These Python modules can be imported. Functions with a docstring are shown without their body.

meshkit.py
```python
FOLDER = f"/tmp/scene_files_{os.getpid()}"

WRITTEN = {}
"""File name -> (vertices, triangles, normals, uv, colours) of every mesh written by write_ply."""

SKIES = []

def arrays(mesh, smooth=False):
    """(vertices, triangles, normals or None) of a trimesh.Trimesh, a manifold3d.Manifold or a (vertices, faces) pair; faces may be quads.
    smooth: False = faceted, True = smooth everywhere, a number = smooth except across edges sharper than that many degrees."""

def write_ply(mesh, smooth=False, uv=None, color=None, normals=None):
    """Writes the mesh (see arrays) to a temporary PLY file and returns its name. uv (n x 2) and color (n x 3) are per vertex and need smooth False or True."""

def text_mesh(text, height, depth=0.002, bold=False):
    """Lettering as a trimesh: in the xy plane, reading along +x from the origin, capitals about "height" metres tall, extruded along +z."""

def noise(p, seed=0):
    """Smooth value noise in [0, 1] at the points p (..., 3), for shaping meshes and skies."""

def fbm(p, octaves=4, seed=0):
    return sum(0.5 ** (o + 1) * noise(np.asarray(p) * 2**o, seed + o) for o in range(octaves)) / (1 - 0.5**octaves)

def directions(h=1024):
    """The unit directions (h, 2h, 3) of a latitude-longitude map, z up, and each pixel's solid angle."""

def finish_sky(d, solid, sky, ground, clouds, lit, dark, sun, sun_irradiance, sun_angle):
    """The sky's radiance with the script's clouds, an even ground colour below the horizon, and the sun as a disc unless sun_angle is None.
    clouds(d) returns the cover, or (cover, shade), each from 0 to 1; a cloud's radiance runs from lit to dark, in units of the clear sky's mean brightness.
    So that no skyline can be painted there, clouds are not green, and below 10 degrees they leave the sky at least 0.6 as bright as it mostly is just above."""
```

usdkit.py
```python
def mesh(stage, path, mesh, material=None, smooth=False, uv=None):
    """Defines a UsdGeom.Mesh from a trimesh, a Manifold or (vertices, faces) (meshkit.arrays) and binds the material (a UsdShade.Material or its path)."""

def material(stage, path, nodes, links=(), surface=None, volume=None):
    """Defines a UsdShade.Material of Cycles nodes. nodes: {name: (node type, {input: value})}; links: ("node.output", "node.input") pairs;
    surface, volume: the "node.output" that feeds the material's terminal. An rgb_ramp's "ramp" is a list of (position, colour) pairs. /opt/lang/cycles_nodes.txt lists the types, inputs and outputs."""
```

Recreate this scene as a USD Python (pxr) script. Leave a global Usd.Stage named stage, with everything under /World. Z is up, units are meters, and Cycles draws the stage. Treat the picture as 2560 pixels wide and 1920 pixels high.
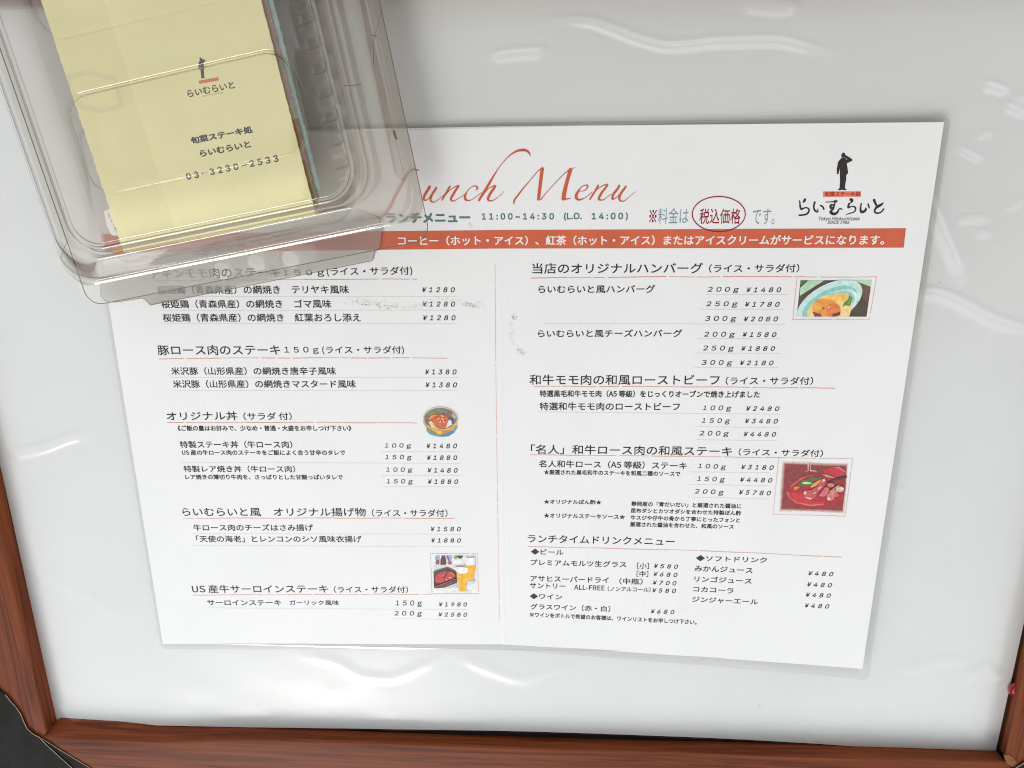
import math, random, glob, numpy as np, trimesh, usdkit, meshkit
from pxr import Usd, UsdGeom, UsdLux, UsdShade, Gf, Sdf, Vt
from shapely.geometry import Polygon, Point, LineString, box as sbox
from shapely.ops import unary_union
from shapely import affinity
from scipy.interpolate import PchipInterpolator
from PIL import Image, ImageDraw, ImageFont

random.seed(7); rng = np.random.default_rng(7)
MM = 0.001
stage = Usd.Stage.CreateInMemory()
UsdGeom.SetStageUpAxis(stage, UsdGeom.Tokens.z); UsdGeom.SetStageMetersPerUnit(stage, 1.0)
UsdGeom.Xform.Define(stage, '/World'); UsdGeom.Scope.Define(stage, '/World/Looks')

# ------------------------------------------------------------------ camera (the board lies in z = 0; lengths in millimetres until written out)
F_PX = 1620.0
CAM = np.array([25.184, 254.960, 336.381])
ROT = np.array([[0.998557, -0.008494, 0.053032], [-0.005032, 0.968279, 0.249822], [-0.053472, -0.249728, 0.966838]])
cam = UsdGeom.Camera.Define(stage, '/World/camera')
m4 = np.eye(4); m4[:3, :3] = ROT.T; m4[3, :3] = CAM * MM
cam.AddTransformOp().Set(Gf.Matrix4d(*m4.ravel().tolist()))
cam.CreateHorizontalApertureAttr(36.0); cam.CreateVerticalApertureAttr(27.0)
cam.CreateFocalLengthAttr(36.0 * F_PX / 2560); cam.CreateClippingRangeAttr(Gf.Vec2f(0.01, 100))
cam.CreateExposureAttr(EXPOSURE := 1.82)

# ------------------------------------------------------------------ sky and sun
SUN_AZ, SUN_EL = math.radians(-160), math.radians(30)        # azimuth from +y towards +x
sd = np.array([math.sin(SUN_AZ) * math.cos(SUN_EL), math.cos(SUN_AZ) * math.cos(SUN_EL), math.sin(SUN_EL)])
sky = usdkit.material(stage, '/World/Looks/sky', {
    'tc': ('texture_coordinate', {}),
    'n': ('noise_texture', {'scale': 1.6, 'detail': 4.0, 'roughness': 0.55}),
    'cover': ('rgb_ramp', {'ramp': [(0.25, (0.80, 0.80, 0.80)), (0.6, (0.97, 0.97, 0.97))]}),
    'tone': ('rgb_ramp', {'ramp': [(0.3, (1.5, 1.53, 1.55)), (0.7, (2.3, 2.3, 2.26))]}),
    'st': ('sky_texture', {'sky_type': 'single_scattering', 'sun_disc': False, 'sun_elevation': SUN_EL, 'sun_rotation': SUN_AZ, 'altitude': 50.0}),
    'mx': ('mix', {}),
    'bg': ('background_shader', {'strength': 0.14}),
}, [('tc.generated', 'n.vector'), ('n.fac', 'cover.fac'), ('n.fac', 'tone.fac'), ('cover.color', 'mx.fac'), ('st.color', 'mx.color1'),
    ('tone.color', 'mx.color2'), ('mx.color', 'bg.color')], surface='bg.background')
dome = UsdLux.DomeLight.Define(stage, '/World/sky')
UsdShade.MaterialBindingAPI.Apply(dome.GetPrim()).Bind(sky)
sun = UsdLux.DistantLight.Define(stage, '/World/sun')
sun.CreateIntensityAttr(0.12); sun.CreateAngleAttr(26.0); sun.CreateColorAttr(Gf.Vec3f(1.0, 0.97, 0.92)); sun.GetPrim().CreateAttribute('inputs:normalize', Sdf.ValueTypeNames.Bool).Set(True)
zax = sd; xax = np.cross([0, 0, 1.0], zax); xax /= np.linalg.norm(xax); yax = np.cross(zax, xax)
ms = np.eye(4); ms[0, :3], ms[1, :3], ms[2, :3] = xax, yax, zax
sun.AddTransformOp().Set(Gf.Matrix4d(*ms.ravel().tolist()))

# ------------------------------------------------------------------ helpers
used = {}
def path_of(name, parent):
    base = (parent.GetPath().pathString if parent else '/World') + '/' + name
    n = used.get(base, 0); used[base] = n + 1
    return base if n == 0 else f'{base}_{n:03d}'
def tag(p, label=None, category=None, group=None, kind=None):
    for k, v in (('label', label), ('category', category), ('group', group), ('kind', kind)):
        if v: p.SetCustomDataByKey(k, v)
    return p
def thing(name, label, category, group=None):
    return tag(UsdGeom.Xform.Define(stage, path_of(name, None)).GetPrim(), label, category, group)
def obj(name, mesh, mat, parent=None, smooth=False, label=None, kind=None):
    v, f = (mesh.vertices, mesh.faces) if hasattr(mesh, 'vertices') else mesh
    p = usdkit.mesh(stage, path_of(name, parent), (np.asarray(v, float) * MM, np.asarray(f)), mat, smooth).GetPrim()
    return tag(p, label, None, None, kind)
def ray(px):
    px = np.asarray(px, float)
    return np.stack([(px[..., 0] - 1280) / F_PX, -(px[..., 1] - 960) / F_PX, -np.ones(px.shape[:-1])], -1) @ ROT.T
def at(px, z=0.0):
    """The point at height z that the photograph shows at the pixel px (of 2560 x 1920)."""
    d = ray(px); return CAM + d * ((z - CAM[2]) / d[..., 2])[..., None]
OV = 2560 / 2212.0
def lin(c): 
    c = np.asarray(c, float) / 255.0
    return tuple(np.where(c < .04045, c / 12.92, ((c + .055) / 1.055) ** 2.4))

# ------------------------------------------------------------------ materials
def plain(name, col, rough=0.5, coat=0.0, var=0.06, scale=120.0, spec=0.5, bump=0.0, bscale=400.0, coat_rough=0.06):
    nodes = {'g': ('geometry', {}), 'n': ('noise_texture', {'scale': scale, 'detail': 4.0}),
             'r': ('rgb_ramp', {'ramp': [(0.3, tuple(np.clip(np.array(col) * (1 - var), 0, 1))), (0.7, tuple(np.clip(np.array(col) * (1 + var), 0, 1)))]}),
             'p': ('principled_bsdf', {'roughness': rough, 'coat_weight': coat, 'coat_roughness': coat_rough, 'specular_ior_level': spec})}
    links = [('g.position', 'n.vector'), ('n.fac', 'r.fac'), ('r.color', 'p.base_color')]
    if bump:
        nodes['n2'] = ('noise_texture', {'scale': bscale, 'detail': 5.0}); nodes['b'] = ('bump', {'strength': bump, 'distance': 0.0004})
        links += [('g.position', 'n2.vector'), ('n2.fac', 'b.height'), ('b.normal', 'p.normal')]
    return usdkit.material(stage, '/World/Looks/' + name, nodes, links, surface='p.BSDF')
def ink(name, col, var=0.10): return plain(name, col, 0.45, 0.0, var, 900.0, 0.4)
M_ink = ink('ink_black', (0.030, 0.024, 0.024)); M_red = ink('ink_red', lin((196, 92, 66))); M_teal = ink('ink_teal', lin((84, 118, 118)))
M_dred = ink('ink_dark_red', lin((140, 24, 44))); M_white = ink('ink_white', (0.80, 0.76, 0.72)); M_banner = plain('ink_orange', lin((200, 96, 66)), 0.45, 0.0, 0.08, 60.0)
M_rule = ink('ink_red_rule', lin((216, 132, 114)), 0.2); M_pink = ink('ink_pink_line', lin((214, 150, 138)), 0.2); M_dot = ink('ink_grey_dots', lin((176, 172, 166))); M_boxr = ink('ink_salmon', lin((226, 122, 92)))
M_teal2 = ink('ink_teal_light', lin((110, 146, 154)))
M_paper = plain('menu_paper', (0.785, 0.785, 0.775), 0.5, 0.5, 0.02, 18.0, 0.4, bump=0.05, bscale=60.0, coat_rough=0.12)
M_board = plain('white_card', (0.73, 0.735, 0.72), 0.55, 0.0, 0.02, 14.0)
M_black = plain('black_card', (0.014, 0.013, 0.012), 0.85, 0.0, 0.3, 90.0, 0.15, bump=0.15, bscale=1500.0)
M_cut = plain('cut_card_edge', lin((150, 138, 118)), 0.8, 0.0, 0.3, 900.0)
M_mdf = plain('torn_fibreboard', lin((124, 80, 36)), 0.9, 0.0, 0.35, 700.0, bump=0.4)
M_pin = plain('red_plastic', lin((150, 40, 52)), 0.35, 0.3, 0.05)
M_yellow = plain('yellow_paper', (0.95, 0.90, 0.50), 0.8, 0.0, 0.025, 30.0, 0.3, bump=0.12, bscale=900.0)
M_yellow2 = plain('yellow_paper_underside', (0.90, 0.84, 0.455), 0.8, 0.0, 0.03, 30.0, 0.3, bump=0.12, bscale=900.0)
M_brown = plain('brown_paper', lin((150, 122, 96)), 0.8, 0.0, 0.2, 500.0)
M_pteal = plain('teal_paper', lin((150, 172, 164)), 0.8, 0.0, 0.12, 300.0)
M_orange = plain('orange_print', lin((226, 150, 50)), 0.7, 0.0, 0.08, 300.0); M_rose = plain('rose_print', lin((218, 130, 128)), 0.7, 0.0, 0.05, 300.0)
M_pwhite = plain('white_print', lin((232, 228, 224)), 0.7, 0.0, 0.02); M_stain = plain('faded_mark', (0.835, 0.775, 0.46), 0.8, 0.0, 0.05)
M_dirt = plain('dirt', lin((178, 169, 155)), 0.9, 0.0, 0.4, 2000.0)
M_smear = plain('faint_smear', lin((213, 209, 201)), 0.9, 0.0, 0.15, 2000.0)

def wood(name, axis):
    s = (5.0, 170.0, 170.0) if axis == 'x' else (170.0, 5.0, 170.0)
    s2 = (16.0, 900.0, 900.0) if axis == 'x' else (900.0, 16.0, 900.0)
    return usdkit.material(stage, '/World/Looks/' + name, {
        'g': ('geometry', {}), 'm': ('mapping', {'scale': s}), 'm2': ('mapping', {'scale': s2}),
        'n': ('noise_texture', {'scale': 1.6, 'detail': 6.0, 'roughness': 0.6, 'distortion': 0.8}), 'n2': ('noise_texture', {'scale': 1.0, 'detail': 3.0}),
        'r': ('rgb_ramp', {'ramp': [(0.30, lin((72, 31, 16))), (0.45, lin((100, 48, 24))), (0.55, lin((120, 60, 30))), (0.66, lin((110, 53, 26))), (0.8, lin((88, 40, 20)))]}),
        'r2': ('rgb_ramp', {'ramp': [(0.3, (0.78, 0.74, 0.72)), (0.7, (1.08, 1.08, 1.08))]}),
        'x': ('mix', {'mix_type': 'multiply', 'fac': 1.0}), 'b': ('bump', {'strength': 0.12, 'distance': 0.0003}),
        'p': ('principled_bsdf', {'roughness': 0.5, 'coat_weight': 0.0, 'specular_ior_level': 0.14})},
        [('g.position', 'm.vector'), ('g.position', 'm2.vector'), ('m.vector', 'n.vector'), ('m2.vector', 'n2.vector'), ('n.fac', 'r.fac'), ('n2.fac', 'r2.fac'),
         ('r.color', 'x.color1'), ('r2.color', 'x.color2'), ('x.color', 'p.base_color'), ('n2.fac', 'b.height'), ('b.normal', 'p.normal')], surface='p.BSDF')
M_wx, M_wy = wood('wood_foil_along', 'x'), wood('wood_foil_across', 'y')

def film_mat(name, haze=0.0, rough=0.03, bump=0.1, scale=25.0, tint=(0.985, 0.99, 0.985)):
    nodes = {'g': ('geometry', {}), 'n': ('noise_texture', {'scale': scale, 'detail': 3.0}), 'b': ('bump', {'strength': bump, 'distance': 0.002}),
             'fr': ('fresnel', {}), 'io': ('mix_float', {'a': 1.5, 'b': 0.66667}), 't': ('transparent_bsdf', {'color': tint}), 'gl': ('glossy_bsdf', {'color': (1, 1, 1), 'roughness': rough}),
             'mx': ('mix_closure', {}), 'two': ('math', {'math_type': 'multiply', 'value2': 1.85, 'use_clamp': True})}
    links = [('g.backfacing', 'io.fac'), ('io.result', 'fr.IOR'), ('g.position', 'n.vector'), ('n.fac', 'b.height'), ('b.normal', 'gl.normal'), ('b.normal', 'fr.normal'), ('fr.fac', 'two.value1'), ('two.value', 'mx.fac'), ('t.BSDF', 'mx.closure1'), ('gl.BSDF', 'mx.closure2')]
    out = 'mx.closure'
    if haze:
        nodes['d'] = ('diffuse_bsdf', {'color': (0.62, 0.61, 0.57)}); nodes['tr'] = ('translucent_bsdf', {'color': (0.7, 0.7, 0.68)})
        nodes['dm'] = ('mix_closure', {'fac': 0.5}); nodes['m2'] = ('mix_closure', {'fac': haze})
        links += [('d.BSDF', 'dm.closure1'), ('tr.BSDF', 'dm.closure2'), ('mx.closure', 'm2.closure1'), ('dm.closure', 'm2.closure2')]; out = 'm2.closure'
    return usdkit.material(stage, '/World/Looks/' + name, nodes, links, surface=out)
M_film = film_mat('clear_film', 0.0, 0.23, 0.06, 22.0)
M_lam = film_mat('laminate_film', 0.06, 0.08, 0.05, 30.0, (0.83, 0.835, 0.815))
def pet(name, rough, tint, edge, bump, scale, frost=0.0):
    """Thin clear plastic sheet: reflection of both faces by Fresnel, the rest passes, tinted a little more where it is seen edge-on."""
    nodes = {'g': ('geometry', {}), 'n': ('noise_texture', {'scale': scale, 'detail': 3.0}), 'b': ('bump', {'strength': bump, 'distance': 0.002}),
        'io': ('mix_float', {'a': 1.55, 'b': 0.64516}), 'fr': ('fresnel', {}), 'two': ('math', {'math_type': 'multiply', 'value2': 1.85, 'use_clamp': True}),
        'lw': ('layer_weight', {'blend': 0.5}), 'tc': ('rgb_ramp', {'ramp': [(0.22, tint), (0.5, tuple(.35 * np.array(tint) + .65 * np.array(edge))), (0.85, edge)]}), 't': ('transparent_bsdf', {}), 'gl': ('glossy_bsdf', {'color': (1, 1, 1), 'roughness': rough}), 'mx': ('mix_closure', {})}
    links = [('g.position', 'n.vector'), ('n.fac', 'b.height'), ('b.normal', 'gl.normal'), ('b.normal', 'fr.normal'), ('g.backfacing', 'io.fac'), ('io.result', 'fr.IOR'), ('fr.fac', 'two.value1'), ('two.value', 'mx.fac'),
        ('lw.facing', 'tc.fac'), ('tc.color', 't.color'), ('gl.BSDF', 'mx.closure2')]
    if frost:
        nodes['rf'] = ('refraction_bsdf', {'color': tint, 'roughness': 0.30, 'IOR': 1.25}); nodes['df'] = ('diffuse_bsdf', {'color': (0.36, 0.335, 0.295)}); nodes['tl'] = ('translucent_bsdf', {'color': (0.52, 0.49, 0.44)})
        nodes['a'] = ('mix_closure', {'fac': 0.5}); nodes['b2'] = ('mix_closure', {'fac': 0.45}); nodes['c'] = ('mix_closure', {'fac': frost})
        links += [('df.BSDF', 'a.closure1'), ('tl.BSDF', 'a.closure2'), ('rf.BSDF', 'b2.closure1'), ('a.closure', 'b2.closure2'), ('t.BSDF', 'c.closure1'), ('b2.closure', 'c.closure2'), ('c.closure', 'mx.closure1')]
    else: links.append(('t.BSDF', 'mx.closure1'))
    return usdkit.material(stage, '/World/Looks/' + name, nodes, links, surface='mx.closure')
M_pet = pet('clear_plastic', 0.045, (0.99, 0.985, 0.975), (0.34, 0.31, 0.28), 0.03, 45.0)
M_tray = pet('clear_plastic_lower', 0.10, (0.92, 0.895, 0.865), (0.30, 0.27, 0.24), 0.05, 45.0, frost=0.62)
M_frost = pet('frosted_plastic', 0.4, (0.95, 0.94, 0.91), (0.6, 0.58, 0.52), 0.08, 60.0, frost=0.93)

# ------------------------------------------------------------------ picture frame
def loft(sections):
    """Sections of equal length, each a list of points -> open skin."""
    S = np.array(sections, float); n, k = S.shape[:2]
    idx = np.arange(n * k).reshape(n, k)
    q = np.stack([idx[:-1, :-1], idx[1:, :-1], idx[1:, 1:], idx[:-1, 1:]], -1).reshape(-1, 4)
    return S.reshape(-1, 3), np.vstack([q[:, [0, 1, 2]], q[:, [0, 2, 3]]])
frame = thing('picture_frame', 'brown wood-grain picture frame with black corner pieces around the white board', 'picture frame')
H = 8.0
def rail(along, inner, sign, lo, hi, mat, depth=48.0, under=0.0, mitre=(0, 0)):
    """along: 'x' or 'y'; inner(s) the inner edge; sign: direction away from the board."""
    secs = []
    ss = np.linspace(lo, hi, 60)
    un = 0.0 if callable(under) else under
    prof = [(un, -4.5), (un, -2.0), (un * 0.3, H - 1.3), (0.25, H - 0.5), (0.9, H - 0.05), (2.2, H + 0.1), (12, H + 0.4), (depth - 2, H + 0.2), (depth, H - 2), (depth, -4.5), (un, -4.5)]
    for s in ss:
        row = []
        if callable(under): u = float(under(s)); pr = [(u, -4.5), (u, -2.0), (u * .9 if u < 0 else u * .3, -1.0 if u < 0 else H - 1.3), (0.25, H - .5)] + prof[4:-1] + [(u, -4.5)]
        else: pr = prof
        for d, z in pr:
            dd = d * (1 + 0.0)
            t = (s - lo) / (hi - lo)
            s2 = s + (-dd * mitre[0] * (1 - t) + dd * mitre[1] * t)      # mitred ends
            e = inner(s) + sign * d
            row.append((s2, e, z) if along == 'x' else (e, s2, z))
        secs.append(row)
    v, f = loft(secs)
    caps = []
    k = len(prof)
    for base in (0, (len(ss) - 1) * k):
        tri = trimesh.creation.triangulate_polygon(Polygon([(a, b) for a, b in prof[:-1]]), engine='earcut')[1] if False else np.array([[0, i, i + 1] for i in range(1, k - 2)])
        caps.append(tri + base)
    return obj('rail', (v, np.vstack([f] + caps)), mat, frame, smooth=30)
yb = PchipInterpolator([-360, -296, -262, -227, -155, 35, 200, 295, 360], [-65.0, -64.9, -65.6, -65.4, -61.0, -59.4, -57.0, -56.4, -56.2])
rail('x', lambda s: float(yb(s)), -1, -294.5, 296.0, M_wx, under=PchipInterpolator([-400, -262, -215, -160, -60, 400], [-6.2, -5.6, -2.0, .3, 1.8, 1.8]), mitre=(1, 1))
rail('y', lambda s: -292.4 - 0.006 * (s - 30), -1, -62.8, 353.0, M_wy, mitre=(1, 1))
rail('y', lambda s: 295.6 - 0.004 * (s + 50), 1, -53.2, 356.5, M_wy, under=4.2, mitre=(1, 1))
rail('x', lambda s: 355.6 + 0.0062 * s, 1, -292.0, 294.0, M_wx, mitre=(1, 1))
def slab(poly, z0, z1):
    if poly.geom_type != 'Polygon': poly = max(poly.geoms, key=lambda q: q.area)
    m = trimesh.creation.extrude_polygon(poly, z1 - z0, engine='earcut'); m.apply_translation((0, 0, z0)); return m
obj('backing_board', trimesh.creation.box((640, 470, 2), trimesh.transformations.translation_matrix((2, 148, -3.3))), M_black, frame)
P2 = lambda pts, z: [tuple(at(p, z)[:2]) for p in pts]
zc = H + 1.2
cA = P2([(-40, 1690), (0, 1727), (14, 1737), (25, 1752), (40, 1768), (52, 1786), (60, 1806), (68, 1822), (84, 1836), (98, 1843), (116, 1862), (180, 1920), (215, 1955)], zc)
cB = P2([(98, 1842), (120, 1856), (152, 1876), (190, 1899), (226, 1921), (280, 1955), (190, 1950), (110, 1870)], zc - 0.5)
out = [(-318, -110), (-345, -95), (-345, -20)]
obj('corner_protector', slab(Polygon(cA + [(-285, -118), (-345, -118), (-345, -30)]).buffer(0), zc - .25, zc + .15), M_black, frame, label='black card corner piece peeling at its worn edge, lower left corner')
obj('torn_layer', slab(Polygon(cB).buffer(0), zc - .75, zc - .4), M_black, frame)
def edge_line(pts, z, w, name, mat, parent):
    g = LineString(P2(pts, z)).buffer(w / 2)
    return obj(name, slab(g, z - .1, z + .12), mat, parent)
edge_line([(14, 1737), (25, 1752), (40, 1768), (52, 1786), (60, 1806), (68, 1822), (84, 1836), (98, 1843), (116, 1862), (182, 1922)], zc + .15, .35, 'cut_edge', M_cut, frame)
edge_line([(104, 1846), (152, 1876), (190, 1899), (228, 1922)], zc - .4, .3, 'cut_edge', M_cut, frame)
cC = P2([(2600, 1880), (2563, 1906), (2538, 1921), (2500, 1950), (2640, 1990)], zc)
obj('corner_protector', slab(Polygon(cC).buffer(0), zc - .2, zc + .15), M_black, frame, label='small black card corner piece at the lower right mitre')
edge_line([(2600, 1882), (2563, 1906), (2538, 1921), (2520, 1934)], zc + .15, .5, 'cut_edge', M_cut, frame)
obj('torn_patch', slab(Polygon(P2([(2513, 1890), (2522, 1888), (2535, 1898), (2543, 1910), (2532, 1918), (2518, 1909)], H + .3)).buffer(.2), H - 1.0, H + .45), M_mdf, frame)

# unseen slab overhead, out of view, placed to shade the upper part of the board
ev = np.array([(-270, 70, 520), (640, 150, 520), (640, 1100, 570), (-270, 1100, 570)], float)
unseen_shade_slab = obj('unseen_shade_slab', (np.vstack([ev, ev + [0, 0, 40]]), np.array([[0, 2, 1], [0, 3, 2], [4, 5, 6], [4, 6, 7], [0, 1, 5], [0, 5, 4], [1, 2, 6], [1, 6, 5], [2, 3, 7], [2, 7, 6], [3, 0, 4], [3, 4, 7]])), plain('shade_slab_paint', (0.16, 0.13, 0.11), 0.7))
tag(unseen_shade_slab, kind='structure')

# ------------------------------------------------------------------ white sheet behind the film
def sheet_grid(xs, ys, zf):
    X, Y = np.meshgrid(xs, ys, indexing='ij'); Z = zf(X, Y)
    idx = np.arange(X.size).reshape(X.shape)
    q = np.stack([idx[:-1, :-1], idx[1:, :-1], idx[1:, 1:], idx[:-1, 1:]], -1).reshape(-1, 4)
    return np.stack([X, Y, Z], -1).reshape(-1, 3), np.vstack([q[:, [0, 1, 2]], q[:, [0, 2, 3]]])
ybot = PchipInterpolator([-310, -204, -65, 35, 109, 182, 253, 310], [-63.5, -62.2, -58.6, -56.5, -56.4, -57.6, -60.0, -60.5])
xs = np.linspace(-296, 297.5, 120); ts = np.linspace(0, 1, 80)
X = np.repeat(xs[:, None], 80, 1); Yb = ybot(xs)[:, None]; Y = Yb + (362 - Yb) * ts[None]
Z = -1.6 + 0.25 * (meshkit.fbm(np.stack([X / 90, Y / 90, X * 0], -1), 2, 3) - .5)
idx = np.arange(X.size).reshape(X.shape); q = np.stack([idx[:-1, :-1], idx[1:, :-1], idx[1:, 1:], idx[:-1, 1:]], -1).reshape(-1, 4)
white_sheet = obj('white_sheet', (np.stack([X, Y, Z], -1).reshape(-1, 3), np.vstack([q[:, [0, 1, 2]], q[:, [0, 2, 3]]])), M_board, smooth=True)
tag(white_sheet, 'plain white backing sheet filling the picture frame behind the menu', 'backing sheet')

# ------------------------------------------------------------------ clear film with creases (real ridges)
ridges = []   # (polyline in overview pixels, height mm, half width mm)
def ridge(pts, h, w): 
    p = at(np.array(pts, float) * OV, -0.7)[:, :2]
    # smooth
    t = np.r_[0, np.cumsum(np.linalg.norm(np.diff(p, axis=0), axis=1))]
    tt = np.linspace(0, t[-1], max(8, int(t[-1] / 2)))
    q = np.stack([PchipInterpolator(t, p[:, 0])(tt), PchipInterpolator(t, p[:, 1])(tt)], 1)
    mid = np.r_[q[len(q) // 2], 0]; c = (CAM - mid) / np.linalg.norm(CAM - mid); hv = c + sd; e = q[-1] - q[0]; n = np.array([-e[1], e[0]]) / np.linalg.norm(e)
    w *= 1.3; ridges.append((q, min(1.8, max(.10, (0.5 + 0.62 * h) * abs(hv[:2] @ n) / hv[2] * w / .86)), w))
ridge([(1172, 52), (1205, 47), (1260, 48), (1320, 66), (1390, 92), (1450, 104), (1560, 94), (1660, 92), (1740, 106), (1800, 122)], .75, 1.5)
ridge([(1600, 10), (1650, 20), (1720, 22)], .6, 2.2)
ridge([(75, 1485), (110, 1515), (170, 1560), (240, 1596), (310, 1604), (370, 1590), (430, 1585)], .75, 2.0)
ridge([(655, 1418), (720, 1430), (790, 1462), (840, 1466), (890, 1450), (960, 1412)], .25, 2.6)
ridge([(990, 1418), (1060, 1450), (1130, 1470), (1210, 1448), (1250, 1444)], .15, 2.6)
ridge([(1935, 660), (1965, 640), (2010, 636), (2070, 655), (2130, 688), (2185, 708), (2235, 715)], .7, 1.9)
ridge([(1990, 380), (2020, 470), (2050, 540), (2075, 600)], .35, 2.0)
ridge([(1960, 1315), (2020, 1306), (2060, 1300), (2110, 1280), (2160, 1262)], .5, 1.8)
ridge([(1935, 1452), (1985, 1448), (2020, 1434), (2060, 1428), (2090, 1440)], .9, 2.2)
ridge([(2080, 1470), (2110, 1455), (2125, 1445), (2150, 1462), (2180, 1472)], .7, 2.4)
ridge([(10, 985), (80, 975), (150, 950), (190, 940)], .35, 2.0)
ridge([(60, 1225), (130, 1265), (200, 1300), (260, 1340)], .3, 2.4)
ridge([(1060, 128), (1130, 118), (1180, 116)], .4, 1.8)
for k in range(17):           # short crinkles towards the upper right corner
    a = (rng.uniform(1900, 2230), rng.uniform(25, 560) if k < 12 else rng.uniform(1000, 1400))
    an = rng.uniform(-.9, .5); ln = rng.uniform(22, 70)
    ridge([a, (a[0] + ln * math.cos(an) * .5, a[1] + ln * math.sin(an) * .5 + rng.uniform(-4, 4)), (a[0] + ln * math.cos(an), a[1] + ln * math.sin(an))], rng.uniform(.2, .5), rng.uniform(.8, 1.3))
fx, fy = np.arange(-297, 299.1, 1.0), np.arange(-60, 357, 1.0)
def film_z(X, Y):
    Z = -0.95 + 0.9 * (meshkit.fbm(np.stack([X / 70 + 5, Y / 45, X * 0], -1), 3, 11) - .5)
    for p, h, w in ridges:
        lo, hi = p.min(0) - 4 * w, p.max(0) + 4 * w
        i = np.where((fx > lo[0]) & (fx < hi[0]))[0]; j = np.where((fy > lo[1]) & (fy < hi[1]))[0]
        if not len(i) or not len(j): continue
        sub = np.stack(np.meshgrid(fx[i], fy[j], indexing='ij'), -1)
        d = np.full(sub.shape[:2], 1e9); tt = np.zeros(sub.shape[:2])
        for a in range(len(p) - 1):
            u = p[a + 1] - p[a]; L = max(u @ u, 1e-9)
            t = np.clip(((sub - p[a]) @ u) / L, 0, 1); dd = np.linalg.norm(sub - p[a] - t[..., None] * u, axis=-1)
            m = dd < d; d[m] = dd[m]; tt[m] = ((a + t) / (len(p) - 1))[m]
        Z[np.ix_(i, j)] += h * np.exp(-(d / w) ** 2) * np.clip(np.sin(np.pi * np.clip(tt, 0.03, .97)) * 2.2, 0, 1)
    return Z
fv0, ff0 = sheet_grid(fx, fy, film_z)
fv0[:, 1] += (ybot(fv0[:, 0]) + 61.2) * np.clip((-30 - fv0[:, 1]) / 30, 0, 1)      # its lower edge follows the sheet
from scipy.interpolate import RegularGridInterpolator
_fi = RegularGridInterpolator((fx, fy), fv0[:, 2].reshape(len(fx), len(fy)), bounds_error=False, fill_value=-.9)
film_z_at = lambda c: float(_fi(c[None])[0])
M_dust = plain('dust_grey', (0.22, 0.20, 0.17), 0.9, 0, .5, 1500.0)
film = obj('plastic_film', (fv0, ff0), M_film, smooth=True)
tag(film, 'thin clear plastic film, creased, lying over the white backing sheet', 'plastic film')
edge = [(x, float(ybot(x)) + .2, -1.5 + .25 * math.sin(x / 14)) for x in np.linspace(-203, 250, 150)]
edge_m = loft([[(x, y + .9, z + .9), (x, y + .1, z + .75 + .2 * math.sin(x / 5.0)), (x, y - 1.0, z + .1 * math.cos(x / 9)), (x, y - 1.3, z - .8)] for x, y, z in edge])
rs = np.random.default_rng(91); dv, df = [], []
for k in range(110):             # dust and grit on the film
    c = np.array([rs.uniform(-285, 290), rs.uniform(-52, 345)]); m = 6; a = np.sort(rs.uniform(0, 2 * math.pi, m)); q = c + np.stack([np.cos(a), np.sin(a)], 1) * (rs.choice([.16, .24, .34, .6], p=[.4, .35, .2, .05]) * rs.uniform(.5, 1.2, m))[:, None]
    zq = film_z_at(c); df += [[len(dv), len(dv) + i, len(dv) + i + 1] for i in range(1, m - 1)]; dv += [(x, y, zq + .08) for x, y in q]
obj('dust', (np.array(dv), np.array(df)), M_dust, film, kind='stuff')
obj('rolled_edge', edge_m, M_film, film, smooth=True)
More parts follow.
